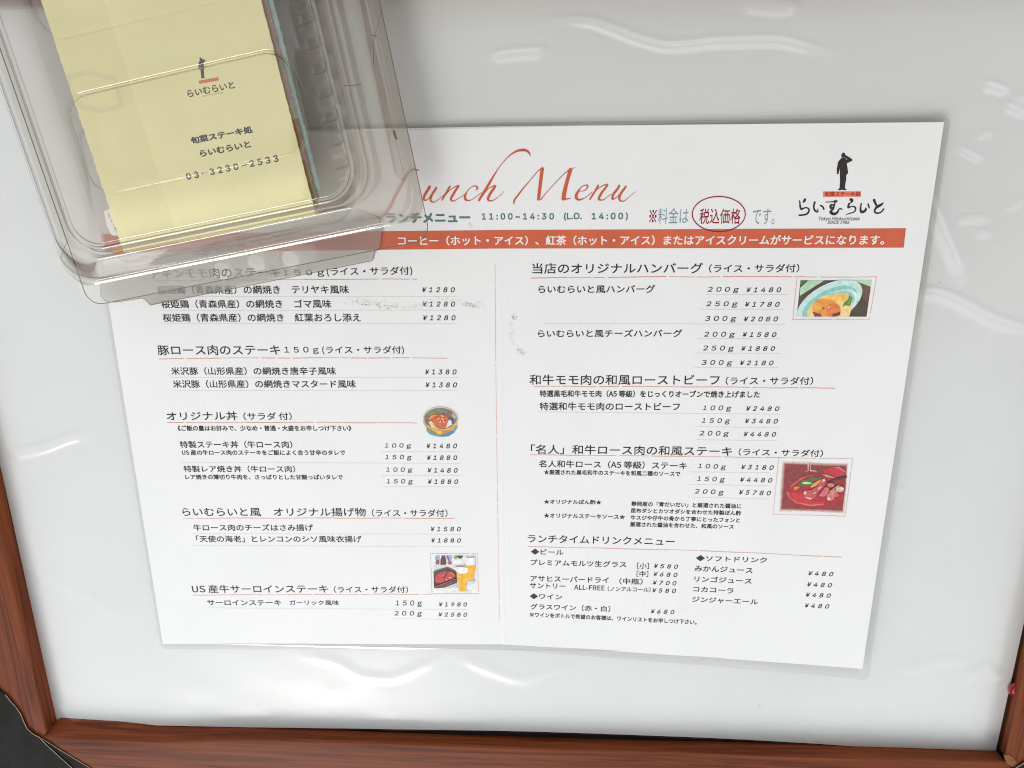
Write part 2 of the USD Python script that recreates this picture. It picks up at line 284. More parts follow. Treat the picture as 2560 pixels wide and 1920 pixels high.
# ------------------------------------------------------------------ the menu
menu = thing('menu', 'laminated white lunch menu, opened flat, lying on the white board', 'menu')
def lift(x, y):
    x, y = np.asarray(x, float), np.asarray(y, float)
    s = np.clip(x / 210, 0, 1.1); t = np.clip(-x / 210, 0, 1.1)
    z = 3.6 * s ** 2 * (0.35 + 0.65 * np.clip(1 - y / 297, 0, 1)) + 0.5 * t ** 2
    z = z + 0.16 * (meshkit.fbm(np.stack([x / 60, y / 60, x * 0 + 3.3], -1), 2, 5) - .5)
    w = 0.07 * np.sin(y / 9.0) + 0.05 * np.sin(y / 3.1)
    return z + 0.10 * np.exp(-((x - 1.0 - w * 6) / .8) ** 2) + 0.06 * np.exp(-((x - 4.2 + w * 5) / .7) ** 2)
def on_menu(px, up=0.0):
    px = np.asarray(px, float); p = at(px, 0.0)
    for _ in range(4):
        d = ray(px); z = lift(p[..., 0], p[..., 1]) + up
        p = CAM + d * ((z - CAM[2]) / d[..., 2])[..., None]
    return p
def page_grid(c, na, nb, dz=0.0, nonuni=None):
    """Bilinear patch between image corners TL, TR, BR, BL."""
    tl, tr, br, bl = [at(np.array(p, float))[:2] for p in c]
    a = np.linspace(0, 1, na) if nonuni is None else nonuni; b = np.linspace(0, 1, nb)
    A, B = np.meshgrid(a, b, indexing='ij')
    p = (tl * ((1 - A) * (1 - B))[..., None] + tr * (A * (1 - B))[..., None] + br * (A * B)[..., None] + bl * ((1 - A) * B)[..., None])
    v = np.concatenate([p, (lift(p[..., 0], p[..., 1]) + dz)[..., None]], -1)
    idx = np.arange(na * nb).reshape(na, nb); q = np.stack([idx[:-1, :-1], idx[:-1, 1:], idx[1:, 1:], idx[1:, :-1]], -1).reshape(-1, 4)
    return v.reshape(-1, 3), np.vstack([q[:, [0, 1, 2]], q[:, [0, 2, 3]]])
near = np.r_[np.linspace(0, .03, 20)[:-1], np.linspace(.03, 1, 40)]
PL, PR = [(206, 337), (1243, 316), (1253, 1611), (408, 1609)], [(1243, 316), (2356.5, 306), (2149, 1662), (1253, 1611)]
obj('page', page_grid(PL, 59, 80, 0, 1 - near[::-1]), M_paper, menu, smooth=True, label='left page of the opened menu')
obj('page', page_grid(PR, 59, 80, 0, near), M_paper, menu, smooth=True, label='right page of the opened menu')
BK = [(1243, 318), (2352, 309), (2138, 1674), (1253, 1620)]
obj('back_page', page_grid(BK, 20, 20, -0.45, None), M_paper, menu, smooth=True)
def lam(c, inner, na=40, dz=-.12):
    return page_grid(c, na, na, dz)
LL = [(193, 327), (1243, 306.5), (1253, 1625), (404, 1622)]; LR = [(1243, 306.5), (2374, 294), (2163, 1690), (1253, 1625)]
def lam_border(quadL, quadR):
    """The clear margin of the laminate: a thin sheet with rounded corners round the paper."""
    pts = [at(np.array(p, float))[:2] for p in (quadL[0], quadL[1], quadR[1], quadR[2], quadR[3], quadL[3])]
    outer = Polygon(pts).buffer(-3.0).buffer(3.0)
    ins = Polygon([at(np.array(p, float))[:2] for p in (PL[0], PL[1], PR[1], PR[2], PR[3], PL[3])]).buffer(-1.0)
    ring = outer.difference(ins)
    ring = ring.segmentize(6.0)
    v, f = trimesh.creation.triangulate_polygon(ring, engine='earcut')
    return np.c_[v, lift(v[:, 0], v[:, 1]) - .15], f
obj('laminate_border', lam_border(LL, LR), M_lam, menu)

# ------------------------------------------------------------------ lettering
FD = '/opt/blender-*/*/datafiles/fonts/'
FONTS = {k: ImageFont.truetype(glob.glob(FD + n)[0], 72) for k, n in (('jp', 'Noto Sans CJK Regular.woff2'), ('mono', 'DejaVuSansMono.woff2'), ('sans', 'Inter.woff2'))}
cache = {}
def glyph(ch, font, fat):
    """Outline of one character, em = 1, baseline y = 0."""
    key = (ch, font, fat)
    if key not in cache:
        f = FONTS[font]; x0, y0, x1, y1 = f.getbbox(ch, anchor='ls')
        shape = None
        if x1 > x0 and y1 > y0:
            im = Image.new('L', (x1 - x0 + 8, y1 - y0 + 8)); ImageDraw.Draw(im).text((4 - x0, 4 - y0), ch, 255, f, anchor='ls')
            on = np.pad(np.asarray(im) > 120, ((0, 0), (1, 1))).astype(np.int8)
            r, s = np.nonzero(np.diff(on, axis=1) == 1); e = np.nonzero(np.diff(on, axis=1) == -1)[1]
            if len(r):
                shape = unary_union([sbox(a, -k - 1, b, -k) for a, b, k in zip(s, e, r)]).buffer(.7 + fat).buffer(-.7).simplify(.5)
                shape = affinity.affine_transform(shape, [1 / 72, 0, 0, 1 / 72, (x0 - 4) / 72, (4 - y0) / 72])
        tri = None
        if shape is not None and not shape.is_empty:
            vs, fs, n = [], [], 0
            for g in getattr(shape, 'geoms', [shape]):
                v, t = trimesh.creation.triangulate_polygon(g, engine='earcut'); vs.append(v); fs.append(t + n); n += len(v)
            tri = np.vstack(vs), np.vstack(fs)
        cache[key] = tri, f.getlength(ch) / 72
    return cache[key]
def line2d(text, font='jp', fat=0.0, slant=0.0, track=0.0):
    x, vs, fs, n = 0.0, [], [], 0
    for ch in text:
        tri, adv = glyph(ch, font, fat)
        if tri is not None:
            vs.append(tri[0] + [x, 0]); fs.append(tri[1] + n); n += len(tri[0])
        x += adv + track
    v, f = np.vstack(vs), np.vstack(fs)
    v = v + np.c_[v[:, 1] * slant, v[:, 1] * 0]
    lo, hi = v.min(0), v.max(0)
    return (v - lo) / (hi - lo), f
def up_faces(v, f):
    n = np.cross(v[f[:, 1]] - v[f[:, 0]], v[f[:, 2]] - v[f[:, 0]])[:, 2]
    f = f.copy(); f[n < 0] = f[n < 0][:, ::-1]; return f
def text(name, s, xl, xr, yl, yr, h, mat=None, font='jp', fat=0.0, slant=0.0, track=0.0, parent=None, unit=OV, org=(0, 0), surf='menu', z=0.0, label=None, up=0.07):
    """s set so that its ink fills the box from (xl, yl) to (xr, yr) along the bottom, h pixels high."""
    f2 = lambda x, y: np.array([x * unit + org[0], y * unit + org[1]], float)
    pick = (lambda p: on_menu(p)[:2]) if surf == 'menu' else (lambda p: at(p, z)[:2])
    a, b = pick(f2(xl, yl)), pick(f2(xr, yr)); c = pick(f2((xl + xr) / 2, (yl + yr) / 2)); t = pick(f2((xl + xr) / 2, (yl + yr) / 2 - h))
    e = b - a; n = np.array([-e[1], e[0]]) / np.linalg.norm(e); hh = abs((t - c) @ n)
    v, f = line2d(s, font, fat, slant, track)
    p = a + v[:, :1] * e + v[:, 1:] * n * hh
    zz = lift(p[:, 0], p[:, 1]) + up if surf == 'menu' else np.full(len(p), z)
    v3 = np.c_[p, zz]
    return obj(name, (v3, up_faces(v3, f)), mat or M_ink, parent or menu, label=label)
def flat(name, shape, mat, parent, up=0.06, seg=5.0, surf='menu', z=0.0, label=None, kind=None):
    """A printed patch: a 2-D shape in board millimetres laid on the page."""
    if shape.is_empty: return
    vs, fs, n = [], [], 0
    for g in getattr(shape, 'geoms', [shape]):
        if g.area < 1e-6: continue
        v, t = trimesh.creation.triangulate_polygon(g.segmentize(seg), engine='earcut'); vs.append(v); fs.append(t + n); n += len(v)
    v, f = np.vstack(vs), np.vstack(fs)
    zz = lift(v[:, 0], v[:, 1]) + up if surf == 'menu' else np.full(len(v), z)
    v3 = np.c_[v, zz]
    return obj(name, (v3, up_faces(v3, f)), mat, parent, label=label, kind=kind)
def mpts(pts, unit=1.0, org=(0, 0), surf='menu', z=0.0):
    p = np.array(pts, float) * unit + np.array(org)
    return (on_menu(p) if surf == 'menu' else at(p, z))[:, :2]
def brush(strokes, unit, org, surf='menu', z=0.0, mm=None):
    """Strokes of (x, y, width) in crop pixels as one shape."""
    mm = mm or np.linalg.norm(mpts([(100, 0)], unit, org, surf, z)[0] - mpts([(0, 0)], unit, org, surf, z)[0]) / 100
    parts = []
    for st in strokes:
        s = np.array(st, float); t = np.r_[0, np.cumsum(np.linalg.norm(np.diff(s[:, :2], axis=0), axis=1))]
        tt = np.linspace(0, t[-1], max(6, int(t[-1] / 12)))
        from scipy.interpolate import CubicSpline
        ip = [PchipInterpolator(t, s[:, k])(tt) if len(s) < 4 else CubicSpline(t, s[:, k])(tt) for k in (0, 1)] + [PchipInterpolator(t, s[:, 2])(tt)]
        p = mpts(np.stack(ip[:2], 1), unit, org, surf, z); w = np.maximum(ip[2], 3) * mm / 2
        c = [Point(*q).buffer(r, 6) for q, r in zip(p, w)]
        parts += [unary_union([c[i], c[i + 1]]).convex_hull for i in range(len(c) - 1)]
    return unary_union(parts).simplify(.03)

# banner: two pieces meeting at the fold
ban = Polygon(mpts([(222, 506), (1072, 497), (1957, 493), (1952, 535), (1072, 537), (228, 546)], OV))
foldx = 1.0
from shapely.geometry import MultiPolygon
for x0, x1 in ((-214, foldx), (foldx, 214)):
    es = np.unique(np.r_[np.arange(x0, x1, 3.0), np.arange(max(x0, -4), min(x1, 8), .35), x1])
    cells = [ban.intersection(sbox(a, b0, b, b0 + 2.5)) for a, b in zip(es[:-1], es[1:]) for b0 in np.arange(235, 262, 2.5)]
    flat('banner', MultiPolygon([c for c in cells if c.geom_type == 'Polygon' and c.area > 1e-6]), M_banner, menu, .05, 50.0)
T = text
T('banner_text', 'コーヒー（ホット・', 860, 1056.6, 531, 530, 21.5, M_white, fat=1.6, up=.12)
T('banner_text', 'アイス）、紅茶（ホット・アイス）またはアイスクリームがサービスになります。', 1068, 1909, 530, 529, 21.5, M_white, fat=1.6, up=.12)
# script title, brush lettering
A = 280 / 2212.0; Bq = 350 / 2212.0
sA = [[(268, 845, 52), (200, 960, 52), (155, 1060, 46), (160, 1105, 34), (200, 1112, 20), (270, 1050, 14), (330, 950, 14), (395, 870, 26)],
      [(402, 868, 42), (340, 960, 46), (295, 1050, 44), (290, 1115, 38), (330, 1150, 24), (400, 1128, 14), (480, 1070, 12), (545, 1010, 12)],
      [(668, 845, 38), (600, 960, 38), (515, 1105, 30)],
      [(530, 1080, 20), (600, 985, 16), (700, 890, 14), (790, 840, 18), (838, 828, 36), (795, 900, 44), (715, 1030, 48), (690, 1095, 42), (715, 1125, 26), (790, 1108, 14), (880, 1050, 12), (945, 1005, 12)],
      [(1195, 905, 22), (1212, 860, 34), (1180, 832, 26), (1100, 850, 14), (1010, 940, 20), (967, 1030, 48), (978, 1095, 46), (1030, 1118, 24), (1120, 1090, 12), (1220, 1020, 12), (1290, 960, 12)],
      [(1245, 1110, 44), (1320, 990, 52), (1430, 810, 50), (1540, 620, 32), (1660, 440, 15), (1800, 275, 18), (1930, 172, 32), (2050, 125, 44), (2130, 122, 48)],
      [(1260, 1085, 26), (1340, 985, 24), (1420, 895, 14), (1510, 840, 22), (1558, 828, 38), (1500, 930, 50), (1432, 1050, 54), (1422, 1098, 46), (1460, 1122, 30), (1540, 1104, 16), (1640, 1035, 12), (1740, 935, 8)]]
sB = [[(215, 97, 36), (270, 97, 38), (325, 130, 32), (346, 165, 20), (349, 196, 8)],
      [(95, 955, 10), (95, 905, 28), (150, 820, 28), (250, 690, 20), (350, 575, 14), (450, 455, 14), (510, 398, 16)],
      [(540, 398, 56), (515, 600, 54), (490, 800, 54), (482, 872, 48)], [(500, 402, 12), (575, 378, 8)],
      [(520, 878, 20), (600, 775, 12), (750, 612, 11), (900, 462, 14), (970, 405, 16)],
      [(985, 412, 62), (930, 600, 58), (885, 800, 68), (877, 862, 66)], [(870, 876, 28), (930, 868, 22), (990, 858, 8)], [(950, 420, 16), (1060, 371, 8)],
      [(1130, 750, 8), (1200, 738, 12), (1253, 690, 22), (1258, 657, 26), (1220, 652, 14), (1150, 692, 16), (1097, 770, 42), (1077, 838, 50), (1100, 876, 36), (1180, 868, 18), (1260, 820, 10), (1325, 765, 10)],
      [(1425, 660, 32), (1360, 770, 32), (1292, 875, 24)],
      [(1305, 855, 16), (1365, 765, 13), (1450, 688, 12), (1530, 648, 18), (1566, 642, 26), (1510, 730, 34), (1447, 828, 40), (1434, 872, 34), (1470, 887, 20), (1560, 848, 10), (1635, 792, 9)],
      [(1755, 660, 34), (1690, 760, 38), (1648, 845, 38), (1650, 870, 30), (1680, 866, 16), (1740, 808, 10)],
      [(1860, 675, 32), (1820, 730, 36), (1762, 830, 40), (1764, 885, 32), (1800, 906, 18), (1880, 866, 10), (1960, 798, 8), (2018, 749, 6)]]
for st, un, og in [(sA, A, (1040, 360)), (sB, Bq, (1270, 360))]:
    flat('title_lettering', brush(st, un, og), M_red, menu, .08, 3.0)
flat('title_lettering', brush([[(1047, 425.5, 1.5), (1027, 427, 2.5), (1014, 446, 5), (985, 500, 7), (960, 540, 5), (940, 548, 4)]], 1.0, (0, 0)), M_red, menu, .08, 3.0)
T('subtitle', 'ランチメニュー', 836, 1016, 482.5, 481, 22, M_teal, fat=3.2)
T('opening_hours', '11:00~14:30', 1041, 1196.6, 474.8, 474.5, 14.2, M_teal, font='sans', fat=2.2, track=.26)
T('opening_hours', '(L.O.', 1218, 1256.6, 476.5, 476, 17, M_teal, font='sans', fat=2.2)
T('opening_hours', '14:00)', 1278, 1356, 476.5, 476, 17, M_teal, font='sans', fat=2.2, track=.22)
T('tax_note', '※', 1402, 1417.5, 480.4, 480.4, 27, M_dred, fat=.8)
T('tax_note', '料金は', 1421, 1486, 483.8, 483.5, 34.5, M_teal2, fat=-.4)
T('tax_note', '税込価格', 1510, 1598, 484, 484, 33.5, M_dred, fat=.3)
T('tax_note', 'です。', 1625, 1672, 485, 484.5, 34, M_teal2, fat=-.4)
el = [(1552.5 + 57.2 * math.cos(t), 462.5 + 37.9 * math.sin(t)) for t in np.linspace(0, 2 * math.pi, 72)]
flat('red_ring', LineString(mpts(el, OV)).buffer(.24), M_dred, menu, .14, 5.0)
# emblem: a plain standing figure over a name plate
def figure(unit, org, surf='menu', z=0.0):
    P = lambda pts: Polygon(mpts(pts, unit, org, surf, z))
    head = Point(*mpts([(398, 150)], unit, org, surf, z)[0])
    r = np.linalg.norm(mpts([(398, 150)], unit, org, surf, z)[0] - mpts([(446, 150)], unit, org, surf, z)[0])
    body = P([(365, 205), (430, 205), (470, 245), (500, 232), (520, 236), (470, 330), (490, 430), (498, 520), (462, 560), (455, 680), (432, 800), (440, 850), (468, 858), (468, 872), (380, 872), (372, 850), (366, 872), (290, 874), (292, 858), (320, 835), (332, 700), (330, 545), (320, 420), (300, 540), (268, 540), (264, 430), (290, 290), (330, 240)])
    arm = LineString(mpts([(470, 290), (560, 250), (440, 175)], unit, org, surf, z)).buffer(r * .55)
    return unary_union([body.buffer(0), arm, affinity.scale(head.buffer(r, 12), .85, 1.05)])
flat('emblem_figure', figure(170 / 1410.0, (2060, 370)), M_ink, menu, .07)
flat('emblem_plate', Polygon(mpts([(1778, 413.7), (1860, 413.3), (1859.5, 425), (1778, 425.5)], OV)), M_boxr, menu, .06)
T('emblem_plate_text', '旬菜ステーキ処', 1781, 1857.5, 424.4, 424, 10, M_dred, fat=1.0, up=.11)
# the shop's brush-written name, with heavy and light strokes
e1 = 660 / 2212.0
nb = [[(375, 800, 20), (372, 812, 22), (360, 822, 10)], [(330, 812, 10), (335, 850, 14), (345, 880, 18), (385, 868, 10), (410, 885, 14), (400, 915, 16), (360, 930, 14), (328, 933, 14)],
      [(458, 825, 18), (450, 860, 14), (462, 895, 16), (480, 905, 12), (482, 880, 8)], [(505, 850, 10), (525, 862, 14), (535, 885, 12)],
      [(552, 822, 8), (600, 820, 8), (640, 815, 20)], [(625, 812, 14), (622, 850, 12), (600, 875, 22), (590, 850, 18), (610, 845, 12), (615, 880, 12), (590, 905, 22), (610, 920, 24), (650, 905, 18), (665, 878, 10), (685, 882, 12)],
      [(760, 800, 24), (772, 808, 22), (755, 830, 8)], [(745, 838, 18), (742, 868, 16), (770, 858, 8), (798, 868, 14), (800, 890, 12), (770, 912, 10), (720, 930, 6)],
      [(848, 835, 12), (842, 870, 14), (850, 905, 22), (880, 895, 22), (885, 870, 8)], [(905, 840, 14), (915, 870, 12)],
      [(955, 805, 22), (965, 830, 18), (980, 860, 16)], [(1030, 830, 12), (995, 855, 24), (965, 880, 18), (960, 905, 14), (985, 915, 14), (1015, 905, 12), (1035, 880, 14)]]
flat('emblem_name', brush(nb, e1, (1900, 260)), M_ink, menu, .07)
T('emblem_caption', 'Tokyo Hitokuchizaka', 1768, 1856, 478, 478, 9.5, M_ink, font='sans', fat=.6, slant=.22)
T('emblem_caption', 'SINCE 1986', 1787, 1834, 484, 484, 7.0, M_ink, font='sans', fat=.6, slant=.22)

# headings, dishes, notes, prices: (text, x left, x right, y left, y right, height) in overview pixels
HEAD = [('チキンモモ肉のステーキ', 325, 606, 602, 599, 22), ('１５０ｇ', 613, 701, 599, 598, 16), ('(ライス・サラダ付)', 707, 891, 597.5, 595.5, 20),
    ('豚ロース肉のステーキ', 342, 606.5, 767.5, 767, 22), ('１５０ｇ', 615, 689, 765.5, 765, 16), ('(ライス・サラダ付)', 697, 873, 765.5, 765.5, 18),
    ('オリジナル丼', 361.6, 514, 908.6, 907.6, 19), ('（サラダ 付）', 527, 631, 907.6, 907.4, 16.5),
    ('らいむらいと風　オリジナル揚げ物', 395.4, 791, 1115, 1115.6, 18.5), ('（ライス・サラダ付）', 804, 967, 1116, 1116.6, 16),
    ('US 産牛サーロインステーキ', 416.4, 709.8, 1281, 1280.8, 17.5), ('（ライス・サラダ付）', 722, 882, 1280.5, 1280.5, 14),
    ('当店のオリジナルハンバーグ', 1149.5, 1517, 591.4, 590.8, 23), ('（ライス・サラダ付）', 1531, 1725.5, 589, 588.4, 18),
    ('和牛モモ肉の和風ローストビーフ', 1144, 1553.3, 831.5, 832.2, 22.5), ('（ライス・サラダ付）', 1567, 1755.5, 831, 831.4, 17),
    ('「名人」和牛ロース肉の和風ステーキ', 1147, 1580.8, 980.5, 985.5, 20.5), ('（ライス・サラダ付）', 1595, 1776.7, 984, 987.3, 15.5),
    ('ランチタイムドリンクメニュー', 1140, 1457, 1171.5, 1178.5, 17)]
for r in HEAD: T('heading', *r, fat=.6)
DISH = [('桜姫鶏（青森県産）の網焼き　テリヤキ風味', 342, 754, 635.5, 634.6, 18.5), ('桜姫鶏（青森県産）の網焼き　ゴマ風味', 349.6, 716, 666, 665.3, 18),
    ('桜姫鶏（青森県産）の網焼き　紅葉おろし添え', 353, 779.6, 695.3, 695, 18), ('米沢豚（山形県産）の網焼き唐辛子風味', 371, 726, 810, 810, 17), ('米沢豚（山形県産）の網焼きマスタード風味', 375, 769, 838, 838, 17),
    ('特製ステーキ丼（牛ロース肉）', 390, 632, 968, 968, 15.5), ('特製レア焼き丼（牛ロース肉）', 398, 638.4, 1020, 1020.4, 14.5),
    ('牛ロース肉のチーズはさみ揚げ', 419, 677, 1147, 1147, 14.5), ('「天使の海老」とレンコンのシソ風味衣揚げ', 425, 781.5, 1171.2, 1171.8, 14.5),
    ('サーロインステーキ', 448.7, 608, 1307.5, 1307.7, 11.5), ('ガーリック風味', 626, 732.6, 1307, 1307.3, 10.5),
    ('らいむらいと風ハンバーグ', 1163, 1414.5, 633.6, 633, 17.3), ('らいむらいと風チーズハンバーグ', 1162, 1472.8, 728.7, 728.3, 16.5),
    ('特選和牛モモ肉のローストビーフ', 1166, 1468, 886.4, 887.2, 17.4), ('名人和牛ロース（A5 等級）ステーキ', 1164.5, 1483.3, 1009.4, 1014.2, 15.8),
    ('◆ビール', 1147, 1217, 1198, 1199.6, 13), ('プレミアムモルツ生グラス', 1145.8, 1352.5, 1221, 1226, 13), ('［小］', 1376, 1401.6, 1228.4, 1229, 13), ('［中］', 1375, 1400, 1245.7, 1246.3, 13),
    ('アサヒスーパードライ', 1145.8, 1315, 1255.6, 1259.6, 12.5), ('（中瓶）', 1337.6, 1387.8, 1261.8, 1263, 13), ('サントリー', 1144.5, 1221.6, 1270.5, 1272.2, 11.5),
    ('ALL-FREE', 1240, 1305.8, 1273.8, 1275.6, 10.5), ('（ノンアルコール）', 1312.6, 1405, 1277, 1279.2, 10.5), ('◆ワイン', 1144.5, 1214, 1294, 1296, 12.5),
    ('グラスワイン〔赤・白〕', 1145.8, 1317.7, 1316.5, 1321.8, 12.5), ('◆ソフトドリンク', 1503, 1656, 1211.8, 1216.8, 13), ('みかんジュース', 1500, 1625, 1233.8, 1238.8, 12.5),
    ('リンゴジュース', 1499.5, 1623, 1256.2, 1261.4, 12.5), ('コカコーラ', 1496.6, 1583.6, 1278, 1282, 11.5), ('ジンジャーエール', 1495, 1636.6, 1300.6, 1306.8, 12)]
for r in DISH: T('dish_name', *r, fat=.9)
NOTE = [('《ご飯の量はお好みで、少なめ・普通・大盛をお申しつけ下さい》', 384.6, 759.6, 931, 931, 12), ('US 産の牛ロース肉のステーキをご飯によく合う甘辛のタレで', 394, 746, 983.3, 983.5, 11.5),
    ('レア焼きの薄切り牛肉を、さっぱりとした甘酸っぱいタレで', 401, 741, 1035.8, 1036.3, 11), ('特選黒毛和牛モモ肉（A5 等級）をじっくりオーブンで焼き上げました', 1166, 1640.8, 857.5, 859.6, 15),
    ('★厳選された黒毛和牛のステーキを和風二種のソースで', 1175, 1469, 1025.2, 1029.3, 11), ('★オリジナルぽん酢★', 1175, 1299, 1088.4, 1090, 10), ('★オリジナルステーキソース★', 1175, 1349.7, 1118.3, 1121.8, 10),
    ('静岡産の「青だいだい」と厳選された醤油に', 1363.7, 1601, 1093.2, 1098.8, 10.5), ('昆布ダシとカツオダシを合わせた特製ぽん酢', 1362.8, 1600.4, 1107.8, 1113.8, 10.5),
    ('牛スジや仔牛の骨から丁寧にとったフォンと', 1362, 1598, 1123.2, 1129.2, 10.5), ('厳選された醤油を合わせた、和風のソース', 1360.8, 1584.5, 1137.6, 1143.2, 10.5),
    ('※ワインをボトルで希望のお客様は、ワインリストをお申しつけ下さい。', 1144.5, 1504.5, 1332.8, 1349.5, 10.5)]
for r in NOTE: T('note', *r, fat=1.6)
GRAM = [('１００ｇ', 831, 889, 969.6, 969.8, 12), ('１５０ｇ', 832, 890, 994.7, 994.8, 12), ('１００ｇ', 834, 891.6, 1021.8, 1022, 12), ('１５０ｇ', 835, 892.5, 1047, 1047.2, 12), ('１５０ｇ', 854.5, 912.5, 1311, 1311.2, 14), ('２００ｇ', 852, 912.5, 1332.4, 1332.6, 12.5),
    ('２００ｇ', 1527.8, 1595.7, 633.5, 633.3, 13.5), ('２５０ｇ', 1525, 1593, 664.7, 664.6, 13.5), ('３００ｇ', 1522.8, 1590, 696.5, 696.5, 14), ('２００ｇ', 1520, 1587, 730.5, 730.6, 13.7), ('２５０ｇ', 1517.8, 1584.6, 760.3, 760.6, 13.7), ('３００ｇ', 1515, 1581.6, 791.4, 791.7, 13.6),
    ('１００ｇ', 1517, 1579.6, 889, 889.4, 13), ('１５０ｇ', 1515, 1576.6, 916.3, 916.9, 13), ('２００ｇ', 1510.3, 1574, 943.7, 944.4, 13), ('１００ｇ', 1506.6, 1567.8, 1014.2, 1016.2, 12.8), ('１５０ｇ', 1504.7, 1565.3, 1041.8, 1043.4, 12.8), ('２００ｇ', 1500, 1563, 1069, 1071, 12.8)]
for r in GRAM: T('weight', *r, slant=.14, fat=.8)
PRICE = [('1280', 912, 983, 631.5, 631.5, 11), ('1280', 913, 983.5, 662.5, 662.5, 11), ('1280', 914, 984.5, 692, 692, 11), ('1380', 918.7, 986.6, 809, 809, 11), ('1380', 919.6, 987.6, 837, 837, 11),
    ('1480', 921.8, 987.6, 968.4, 968.5, 10.2), ('1880', 922.7, 988, 993.8, 993.9, 10.2), ('1480', 924, 989, 1021, 1021.2, 10.2), ('1880', 924.7, 990, 1045.4, 1045.6, 10), ('1580', 930.7, 996, 1147.6, 1147.9, 9.7), ('1880', 932, 996, 1172, 1172.3, 9.5),
    ('1980', 948.4, 1009.4, 1310, 1310.3, 9), ('2580', 947.8, 1009.4, 1332, 1332.3, 9), ('1480', 1612, 1687, 631.6, 631.4, 10.8), ('1780', 1609, 1683.7, 663, 663, 10.8), ('2080', 1606.4, 1680, 694.5, 694.5, 10.6),
    ('1580', 1603.8, 1676.7, 728, 728.2, 10.5), ('1880', 1601, 1673.8, 758, 758.2, 10.3), ('2180', 1598, 1670.5, 789, 789.3, 10.2), ('2480', 1611.4, 1683, 887.5, 888, 10.2), ('3480', 1609, 1680, 914.5, 915.2, 10.2), ('4480', 1606, 1676, 942.8, 943.6, 10.2),
    ('3180', 1600.8, 1670.8, 1013.8, 1015.3, 10), ('4480', 1598.4, 1667.8, 1041, 1042.7, 10), ('5780', 1596, 1664.6, 1068.2, 1070.4, 10), ('580', 1412.5, 1464.6, 1227, 1229, 9.3), ('680', 1411.5, 1463, 1244.6, 1246.8, 9.3), ('700', 1410, 1461, 1263.2, 1264.8, 9.3),
    ('580', 1409, 1460, 1279.6, 1281.4, 9.3), ('680', 1405.7, 1456.5, 1325.2, 1327, 9.3), ('480', 1745.4, 1799.6, 1243, 1245.2, 9.5), ('480', 1743, 1796.6, 1267, 1269.2, 9.5), ('480', 1740, 1794, 1289.4, 1291.6, 9.5), ('480', 1738, 1790.7, 1312.6, 1314.8, 9.5)]
for p, *r in PRICE: T('price', '¥' + p, *r, font='sans', slant=.2, track=.34, fat=1.2)
# dotted rules, hand-drawn red rules
def dots(x0, x1, y0, y1):
    n = int((x1 - x0) / 2.3); a = mpts([(x0 + (x1 - x0) * k / n, y0 + (y1 - y0) * k / n) for k in range(n)], OV)
    sh = unary_union([sbox(p[0] - .15, p[1] - .10, p[0] + .15, p[1] + .10) for p in a])
    v = np.array([[p[0] + dx, p[1] + dy] for p in a for dx, dy in ((-.15, -.1), (.15, -.1), (.15, .1), (-.15, .1))])
    f = np.array([[4 * k, 4 * k + 1, 4 * k + 2] for k in range(n)] + [[4 * k, 4 * k + 2, 4 * k + 3] for k in range(n)])
    obj('dotted_rule', (np.c_[v, lift(v[:, 0], v[:, 1]) + .06], f), M_dot, menu)
for r in [(345, 988, 641, 640.5), (347, 989, 670.5, 670), (350, 989, 698.6, 698.6), (372, 990, 815.5, 815.5), (376, 990, 844, 844), (823, 992, 976, 976), (392, 994, 998.8, 1000.8), (826, 995, 1026.4, 1026.8), (828, 997, 1051.5, 1051.8),
    (414.6, 997.7, 1152.4, 1154), (419.6, 1003.8, 1178, 1181), (448.7, 1013, 1313, 1317), (850, 1013, 1336, 1338.7), (1526, 1706, 636, 636), (1512, 1694, 668, 668), (1173, 1699, 698.4, 700.5), (1507, 1690, 731.4, 731.8), (1503, 1686, 762.7, 763.2), (1500, 1682, 793.5, 794.5),
    (1162, 1687, 889.7, 895), (1503, 1686, 921.7, 923.8), (1507, 1680, 950, 952), (1493, 1664, 1019.4, 1021), (1490, 1661, 1046.6, 1049), (1488, 1660, 1073.6, 1078)]: dots(*r)
def scribble(pts, w=.36, seed=1, mat=M_red, name='red_rule'):
    r = np.random.default_rng(seed); p = mpts(pts, OV)
    t = np.r_[0, np.cumsum(np.linalg.norm(np.diff(p, axis=0), axis=1))]; L = t[-1]; parts = []; s = 0.0
    while s < L:
        ln = r.uniform(5, 22); e = min(L, s + ln); k = np.linspace(s, e, max(3, int((e - s) / 1.2)))
        q = np.stack([np.interp(k, t, p[:, 0]), np.interp(k, t, p[:, 1]) + .10 * np.sin(k / 7 + seed) + r.normal(0, .045, len(k))], 1)
        ww = w * (0.55 + 0.5 * abs(math.sin(s / 17 + seed)))
        parts.append(LineString(q).buffer(ww / 2, 2)); s = e + r.choice([.15, .4, .9, 1.6])
    flat(name, unary_union(parts).simplify(.02), mat, menu, .06)
RULES = [[(344.6, 776), (450, 773.5), (800, 773), (966, 773.5)], [(361.6, 913), (700, 912.5), (900, 913.8)], [(396, 1119.6), (700, 1119), (981, 1120)], [(417, 1285.4), (932, 1283.6)],
    [(1146.3, 600.5), (1400, 598.2), (1737, 597.4)], [(1153, 834.8), (1500, 835.6), (1803, 838.8)], [(1145.8, 982.6), (1535.8, 986.4), (1690, 989.2)], [(1140.8, 1180.8), (1533, 1190.2), (1817, 1203.8)], [(330, 606), (620, 604), (900, 603)]]
for k, r in enumerate(RULES): scribble(r, .34, k + 1, M_rule if k not in (3, 6, 7) else M_pink)
